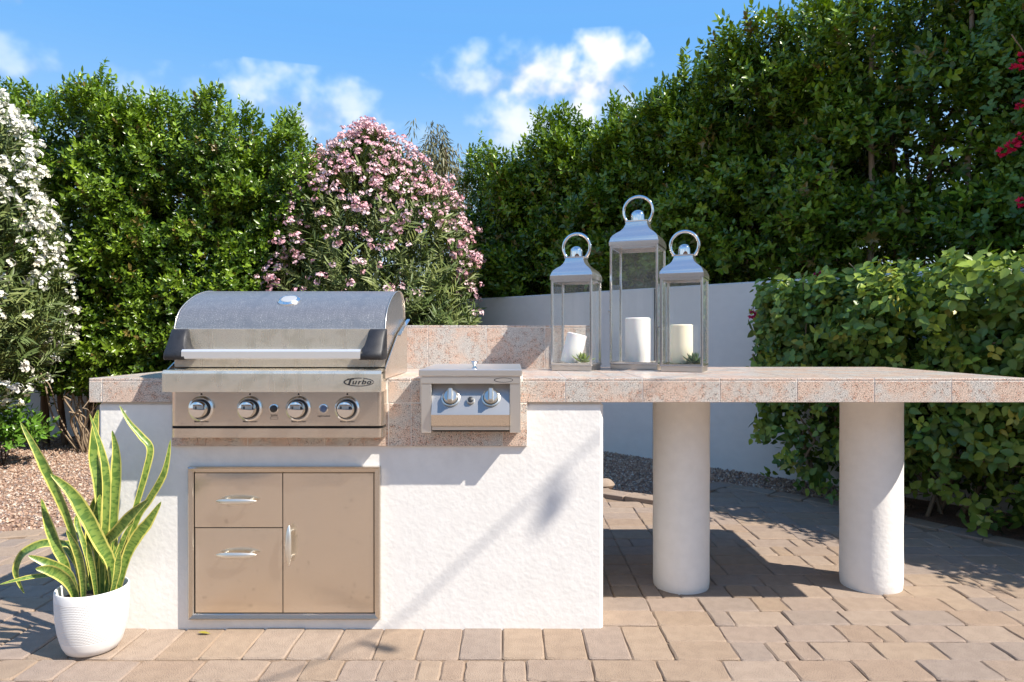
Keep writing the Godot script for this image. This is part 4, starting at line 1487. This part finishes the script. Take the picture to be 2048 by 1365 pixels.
func grow(parent: Node3D, called: String, shapes: Array, m: Material, items: Array):
	# items: [position, direction, scale, colour]
	for q in shapes.size():
		var where := []
		var tint := []
		for i in range(q, items.size(), shapes.size()):
			var it: Array = items[i]
			var b := along(it[1]) * Basis(Vector3.UP, rng.randf() * TAU)
			where.append(Transform3D(b.scaled_local(Vector3.ONE * it[2]), it[0]))
			tint.append(it[3])
		scatter(called, shapes[q], m, where, tint, parent)

func rnd3() -> Vector3:
	return Vector3(rng.randfn(), rng.randfn(), rng.randfn())

var clump: FastNoiseLite
var tuft: FastNoiseLite
var ficus_shapes: Array

func trunk(s: SurfaceTool, a: Vector3, b: Vector3, r0: float, r1: float, wob := 0.06, n := 8):
	var p := []
	var rad := []
	for i in 7:
		var u := i / 6.0
		p.append(a.lerp(b, u) + Vector3(rng.randf_range(-1, 1), 0, rng.randf_range(-1, 1)) * wob * sin(u * PI))
		rad.append(lerpf(r0, r1, u))
	tube(s, p, rad, n)

func ficus(label: String, at: Vector3, u: Vector3, n: Vector3, hw: float, hd: float, y0: float, h: float, count: int, group: String, bright: float, fine := 1.0):
	var t := thing("ficus_tree", label, "tree", at, 0.0, group)
	var s := st()
	for k in 3:
		var off := u * rng.randf_range(-0.5, 0.5) * hw + n * rng.randf_range(-0.25, 0.25) * hd
		trunk(s, off * 0.5 + Vector3(0, -0.05, 0), off + Vector3(0, h * rng.randf_range(0.75, 0.88), 0), rng.randf_range(0.03, 0.045), 0.01)
	for k in 22:
		var y := rng.randf_range(y0 + 0.1, h - 0.5)
		var a := u * rng.randf_range(-0.4, 0.4) * hw + Vector3(0, y, 0)
		trunk(s, a, a + u * rng.randf_range(-0.8, 0.8) * hw + n * rng.randf_range(-0.3, 0.95) * hd + Vector3(0, rng.randf_range(0.2, 0.6), 0), 0.011, 0.003, 0.04, 5)
	obj("trunk", s, M.bark, t)
	var items := []
	var guard := 0
	while items.size() < count and guard < count * 6:
		guard += 1
		var a := rng.randf_range(-1.12, 1.12)
		var b := 1.0 - pow(rng.randf(), 1.25) * 2.0
		var tp := h + clump.get_noise_3d(at.x * 3.0 + a * 1.7, 7.0, at.z + b) * 0.55 - 0.42 * pow(absf(a), 3.0) - 0.25 * b * b
		var y := lerpf(y0, tp, pow(rng.randf(), 0.9))
		var p := u * a * hw + Vector3(0, y, 0)
		var bulge := clump.get_noise_3d(p.x * 1.4 + at.x, y * 1.4, p.z * 1.4 + at.z + 9.0)
		var tf := tuft.get_noise_3d(p.x + at.x, y, p.z + at.z + b)
		p += n * (hd * b * (1.0 + bulge * 0.5) + tf * 0.30 * signf(b))
		var dens := clump.get_noise_3d((p.x + at.x) * 2.6, y * 2.6, (p.z + at.z) * 2.6)
		if dens < -0.2 and rng.randf() < 0.6: continue
		if tf < -0.06 and absf(b) > 0.2 and rng.randf() < 0.93: continue
		if p.dot(n) > 0.4 and p.dot(n) < 0.77 and y < 1.6 and y0 > 0.8: p.y += 0.4
		var top := smoothstep(0.55, 0.05, tp - y)
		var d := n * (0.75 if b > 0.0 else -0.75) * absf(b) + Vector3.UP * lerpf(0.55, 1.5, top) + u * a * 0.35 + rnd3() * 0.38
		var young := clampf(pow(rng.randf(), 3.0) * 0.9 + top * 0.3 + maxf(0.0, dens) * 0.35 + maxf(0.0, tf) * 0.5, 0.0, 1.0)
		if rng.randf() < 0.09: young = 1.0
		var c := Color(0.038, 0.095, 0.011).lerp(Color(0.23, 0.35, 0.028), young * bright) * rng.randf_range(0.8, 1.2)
		if rng.randf() < 0.025: c = Color(0.20, 0.15, 0.04)
		items.append([p, d, rng.randf_range(0.65, 1.2) * fine, c])
	# shoots that stand above the clipped top
	for k in int(hw * 40):
		var a := rng.randf_range(-1.0, 1.0)
		var b := rng.randf_range(-0.8, 0.9)
		var tp := h + clump.get_noise_3d(at.x * 3.0 + a * 1.7, 7.0, at.z + b) * 0.55 - 0.42 * pow(absf(a), 3.0) - 0.25 * b * b
		var lean := u * rng.randf_range(-0.25, 0.25) + n * rng.randf_range(-0.2, 0.25)
		for j in rng.randi_range(1, 3):
			items.append([u * a * hw + n * hd * b + Vector3(0, tp - 0.05 + j * 0.085, 0) + lean * j * 0.09, Vector3.UP + lean + rnd3() * 0.12, rng.randf_range(0.7, 0.95) * fine, Color(0.19, 0.31, 0.04) * rng.randf_range(0.8, 1.25)])
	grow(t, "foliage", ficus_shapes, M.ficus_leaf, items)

func oleander(label: String, at: Vector3, rx: float, rz: float, y0: float, ym: float, h: float, count: int, blooms: int, petal: Color, eye: Color, bias: float, size: float):
	var t := thing("oleander_shrub", label, "shrub", at)
	var s := st()
	for k in 16:
		var a := rng.randf() * TAU
		var d := Vector3(cos(a) * rx, 0, sin(a) * rz) * rng.randf_range(0.2, 0.8)
		trunk(s, d * 0.18 + Vector3(0, -0.05, 0), d + Vector3(0, rng.randf_range(0.6, 0.9) * h, 0), 0.02, 0.005, 0.1, 6)
	obj("stems", s, M.bark, t)
	var items := []
	var buds := []
	var guard := 0
	while (items.size() < count or buds.size() < blooms) and guard < 200000:
		guard += 1
		var a := rng.randf() * TAU
		var y := rng.randf_range(y0, h)
		var q := (y - ym) / ((h - ym) if y > ym else (ym - y0) * 1.25)
		var rr := pow(maxf(0.0, 1.0 - q * q), 0.72) if q > 0.0 else sqrt(maxf(0.0, 1.0 - q * q))
		var lump := 1.0 + 0.30 * clump.get_noise_3d(cos(a) * 1.6 + at.x, y * 1.3, sin(a) * 1.6 + at.z)
		var f := 1.0 - pow(rng.randf(), 1.6) * 0.8
		var p := Vector3(cos(a) * rx * rr * f * lump, y, sin(a) * rz * rr * f * lump)
		var out := Vector3(cos(a) / rx, 0.0, sin(a) / rz).normalized() * rr + Vector3.UP * (0.75 + maxf(0.0, q))
		if items.size() < count:
			if clump.get_noise_3d(p.x * 3.0, y * 3.0, p.z * 3.0 + at.x) < -0.25 and rng.randf() < 0.8: continue
			items.append([p, out + rnd3() * 0.4, rng.randf_range(0.7, 1.0), Color(0.095, 0.145, 0.04).lerp(Color(0.24, 0.28, 0.09), pow(rng.randf(), 1.6)) * rng.randf_range(0.8, 1.2)])
		elif buds.size() < blooms:
			f = rng.randf_range(0.92, 1.08)
			p = Vector3(cos(a) * rx * rr * f * lump, y, sin(a) * rz * rr * f * lump)
			if rng.randf() > lerpf(1.0, smoothstep(y0, h, y + 0.5), bias): continue
			if clump.get_noise_3d(p.x * 2.2 + 40.0, y * 2.2, p.z * 2.2) < -0.16 and q < 0.45: continue
			for j in rng.randi_range(1, 3):
				buds.append([p + out.normalized() * 0.10 + Vector3.UP * 0.12 * maxf(0.0, q) + rnd3() * 0.045, out + rnd3() * 0.35, rng.randf_range(0.75, 1.2) * size, petal.lerp(eye, rng.randf()) * rng.randf_range(0.9, 1.08)])
	grow(t, "foliage", sprigs("oleander"), M.oleander_leaf, items)
	grow(t, "blossom", sprigs("flower"), M.petal, buds)

func make_green():
	clump = noise(501, 0.55, 3)
	tuft = noise(502, 1.7, 2)
	ficus_shapes = sprigs("ficus")
	# left hedge: three clipped ficus trees
	var u := Vector3(0.985, 0, -0.172)
	var n := Vector3(0.172, 0, 0.985)
	var gl := "clipped ficus trees of the left hedge"
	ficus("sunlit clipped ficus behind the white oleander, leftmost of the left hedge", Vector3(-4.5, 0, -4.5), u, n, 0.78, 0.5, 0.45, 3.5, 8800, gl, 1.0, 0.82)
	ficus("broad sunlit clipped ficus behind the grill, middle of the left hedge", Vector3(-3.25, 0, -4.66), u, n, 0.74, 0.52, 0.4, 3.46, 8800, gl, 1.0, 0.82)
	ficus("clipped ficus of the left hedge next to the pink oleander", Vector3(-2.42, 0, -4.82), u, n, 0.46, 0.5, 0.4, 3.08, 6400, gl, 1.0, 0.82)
	# right hedge: a row behind the wall, in its own shade
	var gr := "clipped ficus trees of the right hedge"
	var names := ["shaded clipped ficus at the far end of the right hedge, beside the pink oleander", "shaded clipped ficus in the right hedge left of the lanterns", "shaded clipped ficus in the right hedge directly behind the lanterns", "shaded clipped ficus in the right hedge just right of the lanterns", "tall shaded clipped ficus above the left half of the low leafy hedge", "tall shaded clipped ficus above the low leafy hedge, with red blossoms climbing it", "ficus of the right hedge at the right edge of the picture"]
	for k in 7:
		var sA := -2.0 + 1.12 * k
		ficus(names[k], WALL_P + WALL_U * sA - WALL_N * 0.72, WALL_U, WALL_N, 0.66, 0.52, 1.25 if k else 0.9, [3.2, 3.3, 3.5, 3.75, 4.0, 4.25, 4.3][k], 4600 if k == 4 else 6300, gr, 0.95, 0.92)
	# two older stems of the right hedge that show through its face
	for q in [[2.915, 3.3], [2.28, 3.4]]:
		var tr := thing("hedge_stem", "pale bare stem showing through the right hedge beside the crimson blossom" if q[0] > 2.5 else "pale bare stem showing through the right hedge, second from the right edge", "tree stem", WALL_P + WALL_U * q[0] - WALL_N * 0.34)
		var ts := st()
		trunk(ts, Vector3(0, -0.05, 0), Vector3(0.02, q[1], 0), 0.032, 0.016, 0.05)
		obj("stem", ts, M.pale_twig, tr)
	# oleanders
	oleander("tall oleander crowded with white blossom at the left edge", Vector3(-4.76, 0, -3.15), 0.9, 0.9, 0.45, 1.5, 3.2, 2700, 1700, Color(0.80, 0.78, 0.60), Color(0.86, 0.86, 0.82), 0.6, 0.8)
	oleander("oleander with pink blossom in the corner behind the grill", Vector3(-1.50, 0, -4.75), 1.1, 0.85, 0.3, 1.2, 3.02, 3900, 1700, Color(0.80, 0.43, 0.48), Color(0.88, 0.68, 0.69), 0.45, 0.72)
	low_hedge()
	climber()
	gum_tree()
	# a little bright shrub and a dry one by the left wall
	var t := thing("shrub", "small bright green shrub under the white oleander", "shrub", Vector3(-4.35, 0, -3.4))
	var items := []
	for i in 150:
		var d := Vector3(rng.randfn() * 0.6, absf(rng.randfn()) * 0.6 + 0.1, rng.randfn() * 0.6)
		var p := d.normalized() * rng.randf_range(0.08, 0.3) + Vector3(0, 0.12, 0)
		items.append([p, d + Vector3.UP * 0.5, rng.randf_range(0.7, 1.0), Color(0.12, 0.25, 0.03) * rng.randf_range(0.8, 1.2)])
	var s := st()
	for i in 6: trunk(s, Vector3(0, -0.05, 0), Vector3(rng.randf_range(-0.2, 0.2), 0.3, rng.randf_range(-0.2, 0.2)), 0.006, 0.003, 0.02, 5)
	obj("stems", s, M.bark, t)
	grow(t, "foliage", ficus_shapes, M.ficus_leaf, items)
	t = thing("dry_shrub", "bare twisted twigs at the foot of the left hedge", "shrub", Vector3(-4.05, 0, -4.1))
	s = st()
	for i in 26:
		var a := rng.randf() * TAU
		var d := Vector3(cos(a), 0, sin(a)) * rng.randf_range(0.1, 0.45)
		var y := rng.randf_range(0.25, 0.7)
		tube(s, smooth_pts([Vector3(d.x * 0.2, -0.05, d.z * 0.2), d * 0.6 + Vector3(rng.randf_range(-0.1, 0.1), y * 0.5, 0), d + Vector3(0, y, 0), d * 1.3 + Vector3(rng.randf_range(-0.15, 0.15), y + rng.randf_range(-0.1, 0.15), 0)], 4), rng.randf_range(0.003, 0.009), 5)
	obj("twigs", s, M.pale_twig, t)

func low_hedge():
	# clipped bougainvillea along the right edge of the patio
	var u := Vector3(0.57, 0, 0.82).normalized()
	var n := Vector3(-0.82, 0, 0.57).normalized()
	var c0 := Vector3(2.17, 0, -2.32)
	var t := thing("low_hedge", "waist-high clipped bougainvillea hedge with heart-shaped leaves beside the patio", "hedge", c0)
	var s := st()
	for k in 30:
		var a := rng.randf_range(-0.1, 3.9)
		var b := u * a + n * rng.randf_range(-0.15, 0.1)
		trunk(s, b + Vector3(0, -0.05, 0), b + u * rng.randf_range(-0.5, 0.5) + n * rng.randf_range(-0.2, 0.36) + Vector3(0, rng.randf_range(0.8, 1.45), 0), rng.randf_range(0.01, 0.022), 0.004, 0.12, 6)
	for k in 60:
		var b := u * rng.randf_range(-0.1, 3.9) + n * rng.randf_range(0.1, 0.38) + Vector3(0, rng.randf_range(0.1, 1.4), 0)
		trunk(s, b, b + u * rng.randf_range(-0.35, 0.35) + n * rng.randf_range(-0.1, 0.1) + Vector3(0, rng.randf_range(-0.05, 0.35), 0), 0.006, 0.002, 0.06, 5)
	obj("stems", s, M.pale_twig, t)
	var items := []
	var guard := 0
	while items.size() < 8600 and guard < 90000:
		guard += 1
		var a := rng.randf_range(-0.42, 3.95)
		var b := 1.0 - pow(rng.randf(), 1.5) * 2.0
		if rng.randf() < 0.05: b = rng.randf_range(1.0, 1.25)
		var y := lerpf(0.05, 1.46, pow(rng.randf(), 0.8))
		var endf := sqrt(clampf((a + 0.44) / 0.5, 0.0, 1.0))
		var hd := 0.42 * endf * (1.0 + 0.35 * clump.get_noise_3d(a * 2.0, y * 2.0, 3.0)) * lerpf(0.80, 1.0, smoothstep(0.0, 0.5, y))
		var tp := 1.45 + 0.045 * clump.get_noise_3d(a * 2.2, 11.0, b) - 0.12 * (1.0 - endf)
		if y > tp: continue
		var p := u * a + n * b * hd + Vector3(0, y, 0)
		if clump.get_noise_3d(p.x * 2.4, y * 2.4, p.z * 2.4 + 20.0) < lerpf(-0.02, -0.2, smoothstep(0.2, 0.9, y)) and rng.randf() < 0.85: continue
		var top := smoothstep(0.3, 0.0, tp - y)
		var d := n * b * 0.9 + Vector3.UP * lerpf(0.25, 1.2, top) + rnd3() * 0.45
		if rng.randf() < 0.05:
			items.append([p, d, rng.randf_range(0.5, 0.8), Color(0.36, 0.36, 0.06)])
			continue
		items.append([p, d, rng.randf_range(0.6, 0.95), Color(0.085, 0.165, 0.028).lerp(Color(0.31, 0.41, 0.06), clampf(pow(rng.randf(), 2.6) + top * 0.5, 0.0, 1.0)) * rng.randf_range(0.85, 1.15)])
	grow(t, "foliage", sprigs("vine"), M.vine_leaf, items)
	var br := []
	for q in [[-0.28, 0.40, 1.21], [0.15, 0.30, 1.46]]:
		br.append([u * q[0] + n * q[1] + Vector3(0, q[2], 0), n + Vector3.UP * 0.5, 0.7, Color(0.50, 0.03, 0.12)])
	grow(t, "blossom", [sprigs("bract")[0]], M.petal, br)

func climber():
	var at := Vector3(3.02, 0, -1.78)
	var t := thing("bougainvillea_vine", "bougainvillea shoots with crimson blossom climbing at the right edge", "vine", at)
	var s := st()
	for k in 4:
		var x := rng.randf_range(-0.05, 0.45)
		tube(s, smooth_pts([Vector3(0.45, -0.05, -0.1), Vector3(0.42 + x * 0.2, 1.2, -0.1), Vector3(0.2 + x * 0.5, 1.9 + k * 0.22, 0.02), Vector3(x - 0.05, 2.2 + k * 0.22, 0.16)], 5), 0.004, 6)
	obj("stems", s, M.pale_twig, t)
	var items := []
	for i in 130:
		items.append([Vector3(rng.randf_range(-0.12, 0.5), rng.randf_range(1.6, 3.1), rng.randf_range(-0.1, 0.2)), Vector3(-0.6, 0.6, 0.6) + rnd3() * 0.5, rng.randf_range(0.42, 0.68), Color(0.06, 0.14, 0.025).lerp(Color(0.14, 0.24, 0.04), rng.randf()) * rng.randf_range(0.8, 1.2)])
	grow(t, "foliage", sprigs("vine"), M.vine_leaf, items)
	var br := []
	for q in [[-0.15, 2.14, 0.24], [-0.10, 2.17, 0.25], [-0.05, 2.21, 0.24], [-0.06, 2.64, 0.22], [-0.02, 2.70, 0.22], [-0.03, 2.41, 0.22], [-0.02, 1.85, 0.22]]:
		br.append([Vector3(q[0], q[1], q[2]), Vector3(-0.5, 0.5, 0.8), 0.8, Color(0.62, 0.02, 0.07) * rng.randf_range(0.85, 1.1)])
	grow(t, "blossom", [sprigs("bract")[1]], M.petal, br)

func gum_tree():
	var at := Vector3(-1.45, 0, -11.5)
	var t := thing("gum_tree", "thin grey-green tree far beyond the pink oleander", "tree", at)
	var s := st()
	trunk(s, Vector3(0, -0.1, 0), Vector3(0.1, 4.9, 0), 0.12, 0.03, 0.1)
	var items := []
	for k in 26:
		var tip := Vector3(rng.randf_range(-0.95, 0.42), rng.randf_range(3.6, 5.55), rng.randf_range(-0.5, 0.5))
		if tip.x < -0.3: tip.y = minf(tip.y, rng.randf_range(4.2, 5.0))
		trunk(s, Vector3(0.05, tip.y - rng.randf_range(0.5, 1.0), 0), tip, 0.02, 0.005, 0.08, 5)
		for j in 9:
			items.append([tip + rnd3() * 0.15, Vector3.UP + rnd3() * 0.35, rng.randf_range(0.8, 1.3), Color(0.13, 0.135, 0.055).lerp(Color(0.20, 0.19, 0.10), rng.randf())])
	obj("trunk", s, M.bark, t)
	grow(t, "foliage", sprigs("gum"), M.oleander_leaf, items)

# ---------------------------------------------------------------- small things

func make_small():
	var s := st()
	var m := mat("dry_leaf", lin(0.28, 0.24, 0.03), 0.6)
	m.cull_mode = BaseMaterial3D.CULL_DISABLED
	leaf(s, Vector3.ZERO, Vector3(1, 0.05, 0.1), Vector3.UP, 0.048, 0.017)
	var o := obj("fallen_leaf", s, m)
	o.position = Vector3(-1.122, 0.005, 0.045)
	tag(o, "small yellow fallen leaf on the pavers below the cabinet", "leaf")
	# stones at the edge of the gravel, seen under the counter
	for q in [[0.645, -2.32, 0.075, 0.045, "round pale stone at the patio edge under the counter"]]:
		s = st()
		var prof := PackedVector2Array()
		for k in 9:
			var a := -PI / 2.0 + PI * k / 8.0
			prof.append(Vector2(cos(a) * q[2] * (1.0 + 0.05 * sin(k * 2.0)), sin(a) * q[3]))
		lathe(s, prof, 18, Transform3D(Basis(Vector3.UP, 0.4).scaled_local(Vector3(1, 1, 0.7)), Vector3.ZERO))
		o = obj("stone", s, M.paver_3)
		o.position = Vector3(q[0], 0.03, q[1])
		tag(o, q[4], "stone")
	# a hanging cable with lamps beside the viewer; only its shadow reaches the picture
	var t := thing("string_light", "drooping cable of hanging lamps right of the viewer, throwing a thin slanted shadow", "light string", Vector3(3.0, 0, 1.5))
	s = st()
	tube(s, smooth_pts([Vector3(2.6, 6.6, 0), Vector3(1.1, 5.2, 0), Vector3(0.4, 4.55, 0), Vector3(-0.33, 3.88, 0), Vector3(-1.1, 3.25, 0.1), Vector3(-1.7, 2.9, 0.2)], 5), 0.006, 8)
	obj("cable", s, M.cable, t)
	for p in [Vector3(0.22, 4.39, 0), Vector3(-0.62, 3.62, 0.03)]:
		s = st()
		tube(s, [p, p + Vector3(0, -0.05, 0)], 0.012, 8)
		lathe(s, PackedVector2Array([Vector2(0.0, -0.15), Vector2(0.018, -0.145), Vector2(0.028, -0.12), Vector2(0.026, -0.085), Vector2(0.018, -0.05), Vector2(0.0, -0.045)]), 16, Transform3D(Basis(), p))
		obj("hanging_lamp", s, M.cable, t)
